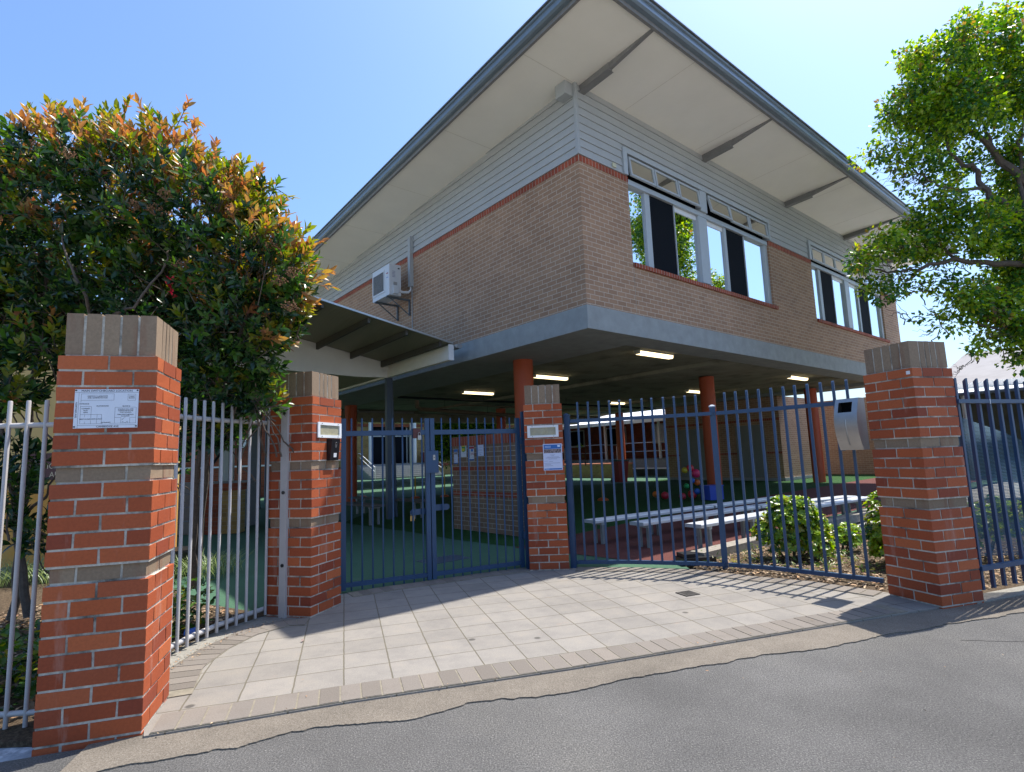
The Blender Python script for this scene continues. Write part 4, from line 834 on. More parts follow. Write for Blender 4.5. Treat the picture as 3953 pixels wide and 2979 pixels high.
# ------------------------------------------------------------------ toys, bin, poles under the building
def at_floor(u,v): return on_z(u,v,0)
tc=Vector((4.85,15.5,0))
t=thing('toy_stack','heap of coloured plastic balls and hoops against the second orange column','toy balls',tc)
tcl=[((.55,.02,.04),(-.05,0,1.02),.14),((.65,.03,.12),(.12,-.03,.84),.17),((.02,.12,.5),(-.02,-.02,.62),.10),((.6,.12,.02),(.16,.02,.55),.12),((.5,.02,.03),(-.04,.0,.18),.17),((.02,.3,.08),(-.22,.0,.45),.10),((.02,.1,.4),(.08,-.1,.28),.12),((.5,.4,.03),(-.22,.05,.95),.12),((.45,.02,.05),(-.38,.0,.13),.13)]
for i,(c,p,r) in enumerate(tcl): MB().sphere((p[0]*.8,p[1],p[2]*.85),r*.72,n=14).build('ball',flatmat('toy_colour',c,.4),t,True)
MB().tube([(0,.05,0),(0,.05,1.0)],.02,8).build('stand_pole',BLK,t)
t=thing('toy_crate','blue plastic crate beside the coloured balls','crate',Vector((5.34,15.45,0)),R(25)); t.scale=(.8,.8,.8)
b=MB(); b.box(-.30,.30,-.22,.22,0,.03).box(-.30,-.28,-.22,.22,.03,.45).box(.28,.30,-.22,.22,.03,.45).box(-.28,.28,-.22,-.20,.03,.45).box(-.28,.28,.20,.22,.03,.45); b.build('crate_body',flatmat('toy_blue',(.02,.07,.45),.4),t); MB().box(-.32,.32,-.24,.24,.45,.48).build('crate_rim',flatmat('toy_blue2',(.02,.09,.5),.4),t)
tag(MB().sphere((0,0,.11),.11,n=14).build('toy_ball',flatmat('toy_red',(.5,.02,.04),.4),None,True,loc=(4.2,16.0,0)),'small red ball alone on the dark turf','ball')
tag(MB().sphere((0,0,.1),.1,n=14,sq=.9).build('toy_ball',flatmat('toy_orange',(.6,.16,.02),.4),None,True,loc=(4.03,16.35,.03)),'small orange ball just behind the lone red ball','ball')
bp_=Vector((4.75,25.5,0)); t=thing('wheelie_bin','red wheelie bin with black lid beyond the turf','wheelie bin',bp_,R(20))
b=MB(); P=lambda s,z:[Vector((-.24*s,-.3*s,z)),Vector((.24*s,-.3*s,z)),Vector((.24*s,.3*s,z)),Vector((-.24*s,.3*s,z))]
lo,hi=P(.8,.05),P(1.1,.98); b.face(lo[::-1]); b.face(hi)
for i in range(4): b.face([lo[i],lo[(i+1)%4],hi[(i+1)%4],hi[i]])
b.build('bin_body',flatmat('bin_red',(.28,.02,.02),.5),t); MB().box(-.29,.29,-.36,.38,.98,1.05).build('bin_lid',BLK,t)
for x in (-.26,.26): MB().tube([(x-.03,.28,.12),(x+.03,.28,.12)],.12,12).build('wheel',BLK,t)
YP=flatmat('yellow_pole',(.55,.32,.02),.5); OB=flatmat('orange_base',(.45,.10,.02),.5)
for i,((u,v),top,lab) in enumerate([((1400,1919),1845,'yellow pole leaning by the left orange column'),((1604,1922),1838,'yellow pole standing near the middle stiles of the gate'),((1717,1916),1828,'yellow pole with orange domed base near the block wall'),((2328,1930),1800,'yellow pole with orange base seen through the curved fence')]):
    P_=at_floor(u,v); d=ray(u,top); h=(C0+d*(P_.y/d.y)).z
    t=thing('marker_pole',lab,'marker pole',P_,0,'yellow playground poles'); MB().tube([(0,0,0),(-.05 if i==0 else .0,0,h)],.022,8).build('pole',YP,t,True); MB().sphere((0,0,0),.17,n=14,sq=.45).build('base',OB,t,True)
# ------------------------------------------------------------------ stairs and background blocks
GB='school blocks beyond the playground'
# far block with entrance steps (facade parallel to the street face)
FB=thing('classroom_block','yellow brick block with white columns and glass entrance at the top of concrete steps','school building',wld(0,38,0),BROT,GB)
def fb(u,v,y=38): q=on_y(u,v,y); return q.x,q.z
xa=fb(1200,1700)[0]; xb=fb(1800,1700)[0]; xg0=fb(1425,1700)[0]; xg1=fb(1585,1700)[0]; zf=fb(1430,1793)[1]; xw0,zw1=fb(1678,1660); xw1,zw0=fb(1735,1742)
b=MB(); b.box(xa-6,xg0,0,.3,0,5.2).box(xg1,xw0,0,.3,0,5.2).box(xw0,xw1,0,.3,0,zw0).box(xw0,xw1,0,.3,zw1,5.2).box(xw1,xb+14,0,.3,0,5.2).box(xg0,xg1,0,.3,4.6,5.2); b.build('brick_wall',BRY,FB)
b=MB(); b.box(xa-6,xb+14,-.02,-.001,zf-.35,zf-.1).box(xa-6,xb+14,-.02,-.001,4.35,4.6); b.build('red_band',BRR,FB)
MB().box(xg0,xg1,.25,.35,zf,4.6).build('entrance_glass',DARK,FB)
b=MB()
for f in (0,.1,.33,.62,.93,1): x=xg0+(xg1-xg0)*f; b.box(x-.04,x+.04,.15,.24,zf,4.6)
b.box(xg0,xg1,.15,.24,3.5,3.6); b.build('entrance_frame',TRIM,FB)
for f in (-.03,1.03): x=xg0+(xg1-xg0)*f; MB().tube([(x,-.5,zf),(x,-.5,5.0)],.16,14).build('white_column',WHT,FB,True)
MB().box(xw0,xw1,.1,.2,zw0,zw1).build('window_glass',DARK,FB); MB().box(xw0-.1,xw1+.1,-.05,.09,zw0-.12,zw0).build('window_sill',WHT,FB); MB().box(xw0+(xw1-xw0)*.25,xw0+(xw1-xw0)*.25+.08,.0,.09,zw0,zw1).build('window_mullion',WHT,FB)
MB().box(xa-7,xb+15,-1.2,8,5.2,5.5).build('roof',CREAM,FB)
st=MB(); ns=8; x0=fb(1370,1800)[0]; x1=fb(1640,1800)[0]
for k in range(ns): st.box(x0,x1,-.4-.36*(ns-k),-.4-.36*(ns-k-1)-.001,0,zf*(k+1)/ns)
st.box(x0,x1,-.4,-.001,0,zf); st.build('entrance_steps',mat('step_concrete',(.22,.24,.25),.8),FB)
for xx in (x0+.2,x1-.2):
    b=MB(); b.tube([(xx,-3.3,.0),(xx,-3.3,.95),(xx,-.5,zf+.95),(xx,-.2,zf+.95)],.03,8).tube([(xx,-3.3,.6),(xx,-.5,zf+.6)],.025,8); b.build('handrail',WHT,FB,True)
t=thing('planter_pot','dark red planter pot at the top of the far entrance steps','plant pot',wld(xg1+1.2,37.3,zf)); MB().tube([(0,0,0),(0,0,.9)],[.35,.55],14).build('pot',flatmat('pot_red',(.10,.02,.02),.6),t,True)
# side blocks of that court: covered terrace with white roofs seen through the curved fence
TB=thing('terrace_block','dark brick block with bright white corrugated verandah roof behind the curved fence','school building',wld(17.6,13.0,0),BROT,GB)
# local: x to the right along street direction, facade faces -x (runs along y)
WC=mat('white_corrugated',(.80,.82,.84),.45,var=.03)
b=MB(); b.box(7.0,7.3,-5,16,0,4.6); b.build('brick_wall',BRR,TB)
MB().box(2.2,6.99,-5,16,0,.95).build('terrace_base',mat('terrace_block_grey',(.16,.17,.175),.85,var=.1,sc=5),TB)
b=MB(); P=[Vector((1.6,0,3.15)),Vector((1.6,0,3.2)),Vector((7.6,0,4.3)),Vector((7.6,0,4.25))]; b.prism(P,(0,-5,0),(0,16,0)); b.build('verandah_roof',WC,TB)
b=MB(); P=[Vector((7.4,0,4.75)),Vector((7.4,0,4.85)),Vector((14,0,6.0)),Vector((14,0,5.9))]; b.prism(P,(0,-5,0),(0,16,0)); b.build('upper_roof',WC,TB)
MB().box(1.55,1.6,-5,16,3.02,3.22).build('verandah_gutter',ZINC,TB)
for y in (-4,0,4,8,12): MB().box(2.25,2.37,y-.06,y+.06,.95,3.2).build('verandah_post',TRIM,TB)
for y in (-3,-1,3,7,11):
    w_=MB().box(6.93,6.99,y-.9,y+.9,1.9,3.2).build('window',FR,TB); MB().box(6.90,6.929,y-.8,y+.8,2.0,3.1).build('pane',mat('bright_blind',(.55,.6,.66),.4) if y in(-3,3) else DARK,w_)
for y in (-5,-.5,4,8.5):
    b=MB(); b.tube([(2.3,y,.95),(2.3,y,1.75),(2.3,y+.15,1.9),(2.3,y+3.5,1.9),(2.3,y+3.65,1.75),(2.3,y+3.65,.95)],.025,8).tube([(2.3,y,1.4),(2.3,y+3.65,1.4)],.02,6); b.build('terrace_railing',ZINC,TB,True)
MB().box(1.75,2.19,-4.2,1.8,.40,.45).build('bench_slab',WC,TB)
pb=thing('brick_planter','low yellow brick planter with bright orange capping at the court edge','planter',wld(17.4,14.0,0),BROT); MB().box(0,1.2,0,10,0,.72).build('planter_wall',BRY,pb); MB().box(-.03,1.23,-.03,10.03,.72,.80).build('planter_capping',flatmat('cap_orange',(.6,.22,.12),.7),pb)
# red brick block on the far left and ochre wall behind the shrub
RB=thing('red_brick_block','dark red brick block with white notices seen through the left curved fence','school building',(-20,24,0),R(8),GB)
MB().box(0,10.5,0,6,0,4.2).build('brick_wall',BRR,RB); MB().box(-.3,10.8,-.4,6.3,4.2,4.45).build('roof',CREAM,RB)
b=MB(); b.box(2.3,10.5,-.05,-.001,1.35,1.42); b.build('white_rail',WHT,RB)
def onp(A,rz,u,v):
    n=Vector((-math.sin(rz),math.cos(rz),0)); tt_=Vector((math.cos(rz),math.sin(rz),0)); A=Vector(A); d=ray(u,v); q=(A-C0).dot(n)/d.dot(n); P=C0+d*q; return (P-A).dot(tt_),P.z
for (u0,v0,u1,v1,lab) in ((867,1690,881,1727,'white no smoking plate, left of two, on the dark red brick block'),(917,1690,951,1727,'white plate, right of two, on the dark red brick block')):
    a=onp((-20,24,0),R(8),u0,v0); c=onp((-20,24,0),R(8),u1,v1); t=thing('wall_plate',lab,'sign',(-20,24,0),R(8),'white plates on the red brick block')
    MB().box(a[0],c[0],-.05,-.03,c[1],a[1]).build('plate',WHT,t)
    if u0==867:
        cx_,cz_=(a[0]+c[0])/2,a[1]-.12; ring=MB(); ring.tube([(cx_+.07*math.cos(6.283*k/14),-.055,cz_+.07*math.sin(6.283*k/14)) for k in range(15)],.014,6); ring.bar((cx_-.05,-.055,cz_+.05),(cx_+.05,-.055,cz_-.05),.02,.02,up=Vector((0,1,0))); ring.build('no_smoking_ring',PRED,t)
OW=thing('ochre_wall','ochre rendered wall with dark timber frames behind the big shrub','rendered wall',(-16,7.9,0),0)
OCH=mat('ochre_render',(.60,.30,.06),.85,var=.06,sc=3,dirt=(.55,.33,.10),dsc=1.5,dlo=.5,dhi=.7); OC2=mat('pale_ochre_render',(.58,.42,.17),.85,var=.05,sc=2)
MB().box(0,11.1,0,.3,0,1.15).build('lower_wall',OCH,OW); MB().box(0,11.1,0,.3,1.15,3.3).build('upper_wall',OC2,OW); MB().box(0,11.15,-.06,0.3,-.02,.10).build('plinth',KERB,OW)
t=thing('maroon_sign','maroon board with cream serif letters on the ochre wall behind the shrub','sign',(0,7.85,0)); A=at(108,1752,7.85); c=at(262,1850,7.85)
MB().box(A.x,c.x,-.03,-.005,c.z,A.z).build('board',flatmat('maroon',(.08,.025,.03),.6),t); CL=flatmat('cream_letters',(.55,.48,.34))
text('lettering','ION',.11,CL,t,(c.x-.18,-.032,c.z+.19),rx); text('lettering','ALE',.11,CL,t,(c.x-.15,-.032,c.z+.07),rx)
# concrete steps with yellow brick pier and rail
t=thing('concrete_steps','grey concrete steps with black handrail left of the yellow brick pier','steps',(-8.6,11.75,0),R(3))
b=MB()
for k in range(4): b.box(0,2.5,.35*k,1.6,.26*k,.26*(k+1))
b.build('steps',mat('step_grey',(.20,.205,.20),.85,var=.12,sc=6),t); MB().tube([(2.15,-.1,.0),(2.15,-.1,1.15),(2.1,.1,1.35),(2.1,1.4,2.2),(2.1,1.5,1.2)],.03,8).build('handrail',BLK,t,True)
t=thing('yellow_brick_pier','short yellow brick pier with dark capping beside the concrete steps','brick pier',(-6.10,11.7,0),R(3)); MB().box(0,.34,0,.35,0,.88).build('pier',BRY,t); MB().box(-.34,.36,-.02,.37,.88,1.02).build('capping',BRR,t); MB().box(-.33,-.001,.02,.35,0,.88).build('return_wall',BRR,t)
t=thing('shelter_post','tall dark steel shelter post standing on the court behind the left curved fence','post',(-8.44,18.25,0)); MB().box(-.13,.13,-.13,.13,0,3.6).build('post',PST,t); MB().box(-.14,.14,-.14,.14,0,.05).build('base_plate',PST,t)
t=thing('grey_downpipe','slim grey downpipe and column in front of the red brick block','post',(-9.6,18.6,0)); MB().box(-.16,.16,-.1,.1,0,3.6).build('column',TRIM,t); MB().tube([(.25,0,0),(.25,0,3.6)],.05,10).build('pipe',ZINC,t,True)
t=thing('shade_sail','wide cream shade canopy over the court in front of the far entrance','shade sail',wld(0,0,0),BROT)
b=MB(); N=16
def sp(i,j):
    x=-4+34*i/N; y=20.2+12.5*j/8; return Vector((x,y,4.55-.25*math.sin(math.pi*(i*3%N)/N)-.3*math.sin(math.pi*j/8)+.03*j))
for i in range(N):
    for j in range(8): b.face([sp(i,j),sp(i+1,j),sp(i+1,j+1),sp(i,j+1)])
b.build('canopy',mat('cream_sail',(.50,.46,.30),.8,var=.05),t,True)
for x in (-4,8,19,30):
    for y in (20.2,32.7): MB().tube([(x,y,0),(x,y,4.7)],.06,8).build('sail_post',WHT,t)
WL=flatmat('court_line_white',(.6,.62,.6)); b=MB()
for k in range(7): b.box(-6,30,21.5+1.6*k,21.56+1.6*k,0,.002)
b.box(3,3.07,17,33,0,.0045); b.box(12,12.07,17,33,0,.0045); o=b.build('court_markings',WL,None,loc=O+Vector((0,0,-.008)),rot=(0,0,BROT)); tag(o,kind='structure')
# white stair and right rear
t=thing('white_staircase','white steel staircase with railings between the undercroft walls','staircase',wld(19.7,5.3,0),BROT)
b=MB()
for k in range(7): b.box(0,.9,.3*k,.3*k+.28,.17*k,.17*(k+1)-.03)
b.build('treads',WC,t)
for z in (.45,.7,.95,1.2,1.5): MB().tube([(0,-.1,z),(0,2.2,z+1.2)],.028,8).build('rail',WC,t,True)
# large white roofed hall far right
HL=thing('roofed_hall','long low hall with pale corrugated roof beyond the right palisade fence','hall',(0,0,0),0)
HR=mat('pale_roof_sheet',(.30,.285,.275),.9,spec=.1,var=.05,sc=.6,dirt=(.25,.235,.225),dsc=1,dlo=.45,dhi=.7)
P_=at(3701,1481,22); dH=-BY.normalized(); nH=BX.normalized(); Z=Vector((0,0,1)); K0,K1=-1.0,16
def strip(P,Q,m,name,th=.05):
    b=MB(); b.prism([P+dH*K0,P+dH*K1,Q+dH*K1,Q+dH*K0],(0,0,-th),(0,0,0)); return b.build(name,m,HL)
strip(P_,P_+nH*7+Z*2.0,HR,'main_roof'); strip(P_+nH*7.01+Z*2.0,P_+nH*14,HR,'main_roof')
MB().prism([P_+dH*K0,P_+dH*K1,P_+dH*K1-Z*.22,P_+dH*K0-Z*.22],nH*-.02,nH*.02).build('fascia',CREAM,HL)
strip(P_-Z*.24,P_-nH*2.2-Z*.50,WC,'verandah_roof',.03)
MB().prism([P_+dH*K0,P_+dH*K1,P_+dH*K1-Z*(P_.z-.0),P_+dH*K0-Z*(P_.z-.0)],nH*.3-Z*.23,nH*.6-Z*.23).build('hall_wall',mat('hall_wall_olive',(.05,.055,.04),.8,var=.3,sc=2),HL)
MB().tube([P_+dH*K0-nH*2.22-Z*.56,P_+dH*K1-nH*2.22-Z*.56],.06,8).build('gutter',PST,HL)
for k in range(5): Q=P_+dH*(.5+3.5*k)-nH*2.1; MB().box(-.06,.06,-.06,.06,0,P_.z-.52).build('verandah_post',TRIM,HL,loc=(Q.x,Q.y,0))
# ------------------------------------------------------------------ vegetation
def leafmesh(name,C,D,Nn,Ln,Wd,mi,mats,parent,fold=.25,curl=.15,simple=False,scatter=None):
    # C base points, D unit directions, Nn unit normals, Ln lengths, Wd widths, mi material index per leaf
    n=len(C); C=np.asarray(C,dtype=np.float64);D=np.asarray(D);Nn=np.asarray(Nn);Ln=np.asarray(Ln)[:,None];Wd=np.asarray(Wd)[:,None]
    Nn=Nn-D*(Nn*D).sum(1)[:,None]; Nn/=np.linalg.norm(Nn,axis=1)[:,None]+1e-9; Sd=np.cross(D,Nn)
    if simple:
        pts=[C, C+D*Ln*.45+Sd*Wd*.5+Nn*Wd*fold, C+D*Ln-Nn*Ln*curl, C+D*Ln*.45-Sd*Wd*.5+Nn*Wd*fold]
        faces=[(0,1,2),(0,2,3)]; k=4
    else:
        pts=[C, C+D*Ln*.32+Sd*Wd*.46+Nn*Wd*fold, C+D*Ln*.34, C+D*Ln*.32-Sd*Wd*.46+Nn*Wd*fold,
             C+D*Ln*.70+Sd*Wd*.38+Nn*(Wd*fold*.8-Ln*curl*.5), C+D*Ln*.70-Nn*Ln*curl*.5, C+D*Ln*.70-Sd*Wd*.38+Nn*(Wd*fold*.8-Ln*curl*.5), C+D*Ln-Nn*Ln*curl]
        faces=[(0,1,2),(0,2,3),(1,4,5,2),(2,5,6,3),(4,7,5),(5,7,6)]; k=8
    V=np.stack(pts,1).reshape(-1,3)
    F=[]; li=[];ls=[];lt=[];pos=0
    fl=[len(f) for f in faces]; tot=sum(fl)
    base=(np.arange(n)*k)[:,None]; allv=np.concatenate([np.array(f) for f in faces])[None,:]+base
    me=bpy.data.meshes.new(name); me.vertices.add(len(V)); me.vertices.foreach_set('co',V.astype(np.float32).ravel())
    me.loops.add(n*tot); me.loops.foreach_set('vertex_index',allv.astype(np.int32).ravel())
    nf=len(faces); me.polygons.add(n*nf); st=np.concatenate([[0],np.cumsum(fl)[:-1]])[None,:]+(np.arange(n)*tot)[:,None]
    me.polygons.foreach_set('loop_start',st.astype(np.int32).ravel()); me.polygons.foreach_set('material_index',np.repeat(np.asarray(mi,dtype=np.int32),nf))
    if not simple: me.polygons.foreach_set('use_smooth',[True]*(n*nf))
    for m_ in mats: me.materials.append(m_)
    me.update(calc_edges=True); me.validate()
    o=bpy.data.objects.new(name,me); S.collection.objects.link(o); o.parent=parent; return o
rng=np.random.default_rng(7)
def unit(v): return v/ (np.linalg.norm(v,axis=-1,keepdims=True)+1e-9)
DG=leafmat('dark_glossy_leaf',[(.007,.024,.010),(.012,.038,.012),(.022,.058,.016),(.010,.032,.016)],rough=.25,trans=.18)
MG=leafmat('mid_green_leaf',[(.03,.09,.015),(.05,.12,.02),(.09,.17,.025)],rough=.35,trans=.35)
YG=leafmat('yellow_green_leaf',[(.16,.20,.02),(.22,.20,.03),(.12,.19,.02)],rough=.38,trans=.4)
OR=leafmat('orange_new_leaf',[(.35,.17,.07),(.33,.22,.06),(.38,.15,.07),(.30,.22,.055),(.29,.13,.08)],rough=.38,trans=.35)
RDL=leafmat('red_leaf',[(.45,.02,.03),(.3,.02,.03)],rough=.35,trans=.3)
def limb(pts,r0,r1,b,n=7,wob=.02,seed=0):
    rnd=random.Random(seed); P=[Vector(p) for p in pts]; out=[]
    for i in range(len(P)-1):
        for k in range(4):
            f=k/4; q=P[i].lerp(P[i+1],f)
            if i or k: q+=Vector((rnd.uniform(-wob,wob),rnd.uniform(-wob,wob),rnd.uniform(-wob,wob)))
            out.append(q)
    out.append(P[-1]); N=len(out); b.tube(out,[r0+(r1-r0)*i/(N-1) for i in range(N)],n)
# --- the big photinia behind the left fence
PH=thing('photinia_shrub','large glossy shrub with orange new leaves overhanging the left fence','shrub',(-3.7,5.0,0)); PHO=Vector((-3.7,5.0,0))
def shoots(centers,nsh,lf,name,parent,org,kindfun,cut=None,big=1.0,inner=.25):
    C=[];D=[];Nn=[];Ln=[];Wd=[];mi=[];twigs=MB(); allp=[]
    cc=np.array([c[0] for c in centers]); rr_=np.array([c[1] for c in centers])
    for ci,(c,r) in enumerate(centers):
        n=int(nsh*r*r); d=unit(rng.normal(size=(n,3))); rad=r*(1-inner*rng.random(n)**1.5)*(1+.10*rng.normal(size=n)); lump=1+.10*np.sin(d[:,0]*9+ci)*np.cos(d[:,2]*8+ci*2)+.07*np.sin(d[:,1]*14)
        p=np.array(c)+d*(rad*lump)[:,None]
        # drop points deep inside other clusters
        dist=np.linalg.norm(p[:,None,:]-cc[None],axis=2)/rr_[None]; dist[:,ci]=9; keep=dist.min(1)>.72
        if cut is not None: keep&=np.array([cut(q) for q in p])
        for q,dd in zip(p[keep],d[keep]):
            ax=unit(dd*.8+np.array([0,0,.55])+rng.normal(size=3)*.28); L=.10+.10*rng.random(); kind=kindfun(q,dd)
            nl=lf+rng.integers(0,3); a=unit(np.cross(ax,[.3,.9,.2])); b_=np.cross(ax,a); ph=rng.random()*6.28
            if rng.random()<.35: twigs.tube([Vector(q-ax*L*1.6-PHV(org)),Vector(q+ax*L*.6-PHV(org))],.0035,4,caps=False)
            for k in range(nl):
                t=k/nl; th=ph+k*2.4; out=a*math.cos(th)+b_*math.sin(th); spread=(1.05-.75*t) if kind<2 else (.8-.5*t)
                dr=unit(ax*math.cos(spread)+out*math.sin(spread)); C.append(q+ax*L*(t-.3)-PHV(org)); D.append(dr); Nn.append(unit(ax+rng.normal(size=3)*.25-out*.3))
                s=(.070+.042*rng.random())*big*(1 if t<.8 else .75); Ln.append(s); Wd.append(s*(.36+.1*rng.random())); 
                mi.append(kind if rng.random()<.8 else (1 if kind==0 else kind))
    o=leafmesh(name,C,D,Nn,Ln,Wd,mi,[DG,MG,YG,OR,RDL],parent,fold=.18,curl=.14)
    return o,twigs,len(C)
def PHV(o): return np.array([o.x,o.y,o.z])
def cl_(u,v,Y,r): p=at(u,v,Y); return ((p.x,p.y,p.z),r)
phc=[cl_(300,900,5.7,.85),cl_(720,900,5.6,.70),cl_(0,1030,5.9,.75),cl_(960,1130,5.3,.36),cl_(450,720,5.3,.5),cl_(60,850,5.0,.58),cl_(-260,980,5.2,.75),cl_(330,745,4.9,.64),cl_(620,765,4.8,.62),cl_(830,880,4.7,.54),cl_(990,1040,4.6,.42),cl_(1080,1060,4.6,.28),cl_(930,1240,4.7,.42),cl_(700,1120,5.0,.62),cl_(360,1080,5.2,.72),cl_(60,1150,5.1,.48),cl_(-300,1400,5.2,.6),cl_(880,1440,4.9,.32),cl_(960,1400,4.85,.22),cl_(1000,1545,4.9,.14),cl_(10,1500,4.6,.24),cl_(170,1330,4.7,.22),cl_(-30,1850,4.5,.28),cl_(560,1420,5.2,.35),cl_(740,1560,5.3,.30),cl_(850,1650,5.1,.2),cl_(120,2050,4.9,.14),cl_(640,1750,5.5,.2)]
def new_sunlit_kind(q,d):
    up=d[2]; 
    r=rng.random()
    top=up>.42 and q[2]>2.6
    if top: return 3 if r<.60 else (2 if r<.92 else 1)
    if d[0]>.55 and q[2]>1.6: return 3 if r<.18 else (2 if r<.50 else (1 if r<.85 else 0))  # sun side of the crown: sunlight put in as yellower leaves
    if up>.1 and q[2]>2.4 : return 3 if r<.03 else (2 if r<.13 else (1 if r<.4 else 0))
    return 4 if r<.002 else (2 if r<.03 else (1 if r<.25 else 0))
crown,tw,nL=shoots(phc,1250,8,'crown',PH,PHO,new_sunlit_kind,cut=lambda q: not (q[1]<3.75 and q[0]>-2.9 and q[2]<2.4))
print('photinia leaves',nL)
# long arching sprays on the right of the crown
b=MB()
sp_=[((1180,1090),(1290,1110),4.45),((1150,1010),(1240,930),4.5),((1020,720),(1130,770),4.6),((480,440),(500,385),4.8),((250,460),(240,400),4.9),((700,470),(770,470),4.8)]
for (a0,a1,Y) in sp_:
    C=[];D=[];Nn=[];Ln=[];Wd=[];mi=[]
    A=np.array(at(*a0,Y)-PHO);B=np.array(at(*a1,Y-.05)-PHO); limb([Vector(A),Vector((A+B)/2+np.array([0,0,.03])),Vector(B)],.005,.002,b,5,.006)
    for k in range(14):
        f=k/13; p=A+(B-A)*f; d0=unit(B-A); out=unit(rng.normal(size=3)); D.append(unit(d0*.9+out*.7+np.array([0,0,.1]))); C.append(p); Nn.append(unit(np.array([0,0,1])+rng.normal(size=3)*.4)); s=.06+.03*rng.random(); Ln.append(s);Wd.append(s*.36); mi.append(3 if rng.random()<.45 else 2)
    leafmesh('spray',C,D,Nn,Ln,Wd,mi,[DG,MG,YG,OR,RDL],PH,fold=.18,curl=.14)
stems=[[(745,2265,5.9),(748,1980,5.5),(775,1650,5.2),(820,1400,5.0),(760,1150,4.9)],[(760,2265,5.95),(800,1700,5.3),(880,1450,5.0),(960,1200,4.8)],[(40,2390,5.2),(85,2050,5.1),(110,1700,5.0),(130,1400,4.9),(180,1050,4.9)],[(110,2380,5.0),(60,2000,4.9),(20,1700,4.8),(-60,1300,5.0)],[(90,2000,5.0),(190,1900,4.8),(235,1760,4.7)],[(480,1500,5.2),(400,1230,4.5),(520,1180,4.35),(640,1000,4.4),(660,900,4.6)],[(420,1600,5.3),(330,1150,4.4),(255,1000,4.35),(240,850,4.5)],[(300,1700,5.2),(340,1350,5.0),(360,1000,5)],[(700,1700,5.4),(560,1350,5.1),(450,1000,5)]]
for i,st_ in enumerate(stems):
    sb=MB(); limb([at(*q)-PHO for q in st_],.035 if i<4 else .016,.012 if i<4 else .005,sb,8,.02,i); sb.build('stem',BARK,PH,True)
# connect branches to the ground out of view
for i,(a_,q_) in enumerate((((-.1,.6,0),(480,1500,5.2)),((-.15,.5,0),(420,1600,5.3)),((-.4,.4,0),(300,1700,5.2)),((.1,.4,0),(700,1700,5.4)))):
    sb=MB(); limb([Vector(a_),at(*q_)-PHO],.045,.02,sb,8,.02,33+i); sb.build('stem',BARK,PH,True)
rt=random.Random(5)
for k in range(70):
    c,r=rt.choice(phc); c=Vector(c)-PHO; e=c+Vector((rt.uniform(-1,1),rt.uniform(-1,.6),rt.uniform(-.6,1)))*r*.9; s=c+Vector((rt.uniform(-.3,.3),rt.uniform(0,.5),-.5)); limb([s,(s+e)/2+Vector((0,0,rt.uniform(-.1,.1))),e],.009,.003,b,5,.02,k)
o_b=len(b.v); b.v+=tw.v; b.f+=[tuple(i+o_b for i in f) for f in tw.f]; b.m+=tw.m; b.uv+=tw.uv; b.build('twigs',BARK,PH,True)
# flower heads
b=MB(); fm=mat('dry_flower_head',(.20,.10,.045),.9,var=.3,sc=30)
fh=[(520,800),(640,760),(720,700),(760,780),(900,820),(960,910),(1050,960),(1130,1060),(600,820),(260,600),(1080,1090),(700,1030),(1120,1190)]
for (u,v) in fh:
    c=at(u,v,4.15 if u<700 else 4.28)-PHO
    for k in range(46):
        d=Vector((rt.gauss(0,1),rt.gauss(0,1),abs(rt.gauss(0,1)))).normalized(); e=c+d*rt.uniform(.03,.075)
        if k%4==0: b.tube([c-Vector((0,0,.03)),e],.0012,3,caps=False)
        b.box(e.x-.004,e.x+.004,e.y-.004,e.y+.004,e.z-.004,e.z+.004)
b.build('flower_heads',fm,PH)
# --- generic leafy crown of small leaves
TL=[leafmat('tree_leaf_dark',[(.03,.10,.015),(.045,.14,.018),(.07,.17,.022)],rough=.4,trans=.3),leafmat('tree_leaf_light',[(.18,.33,.02),(.25,.38,.025),(.34,.38,.03)],rough=.4,trans=.4),leafmat('tree_leaf_tip',[(.28,.22,.04),(.25,.14,.05)],rough=.4,trans=.4)]
def smallcrown(name,centers,dens,size,parent,org,mats=TL,lightness=.35,tip=.06,clump=.30,asp=.62,filt=None):
    Cs=[];Ds=[];Ns=[];Ls=[];Ws=[];Ms=[]
    for (c,r) in centers:
        c=np.array(c); nc=max(3,int(16*(r/.5)**2)); cd=unit(rng.normal(size=(nc,3))); cp=c+cd*(r*(.45+.55*rng.random(nc)**.5))[:,None]
        for q,dd in zip(cp,cd):
            cr=clump*(.6+.8*rng.random())*min(1,r/.45); n=int(dens*cr*cr)
            d=unit(rng.normal(size=(n,3))); p=q+d*(cr*rng.random(n)**.45)[:,None]*np.array([1.15,1.15,.75]); 
            Cs.append(p); Ds.append(unit(d+np.array([0,0,-.25])+rng.normal(size=(n,3))*.5)); Ns.append(unit(rng.normal(size=(n,3))*.6+np.array([0,0,1])+d*.4)); s=size*(.7+.6*rng.random(n)); Ls.append(s); Ws.append(s*asp)
            lite=(rng.random()<lightness); m_=np.where(rng.random(n)<(.75 if lite else .2),1,0); m_=np.where((rng.random(n)<tip)&(dd[2]>0),2,m_); Ms.append(m_)
    C=np.concatenate(Cs)-PHV(org); D=np.concatenate(Ds);Nn=np.concatenate(Ns);L_=np.concatenate(Ls);W_=np.concatenate(Ws);M_=np.concatenate(Ms)
    o=leafmesh(name,C,D,Nn,L_,W_,M_,mats,parent,fold=.12,curl=.1,simple=True); print(name,parent.name,len(C)); return o
TR=thing('street_tree','leafy green street tree with sinuous limbs at the right edge, overhanging the eave','tree',(13.2,11.2,0)); TO=Vector((13.2,11.2,0))
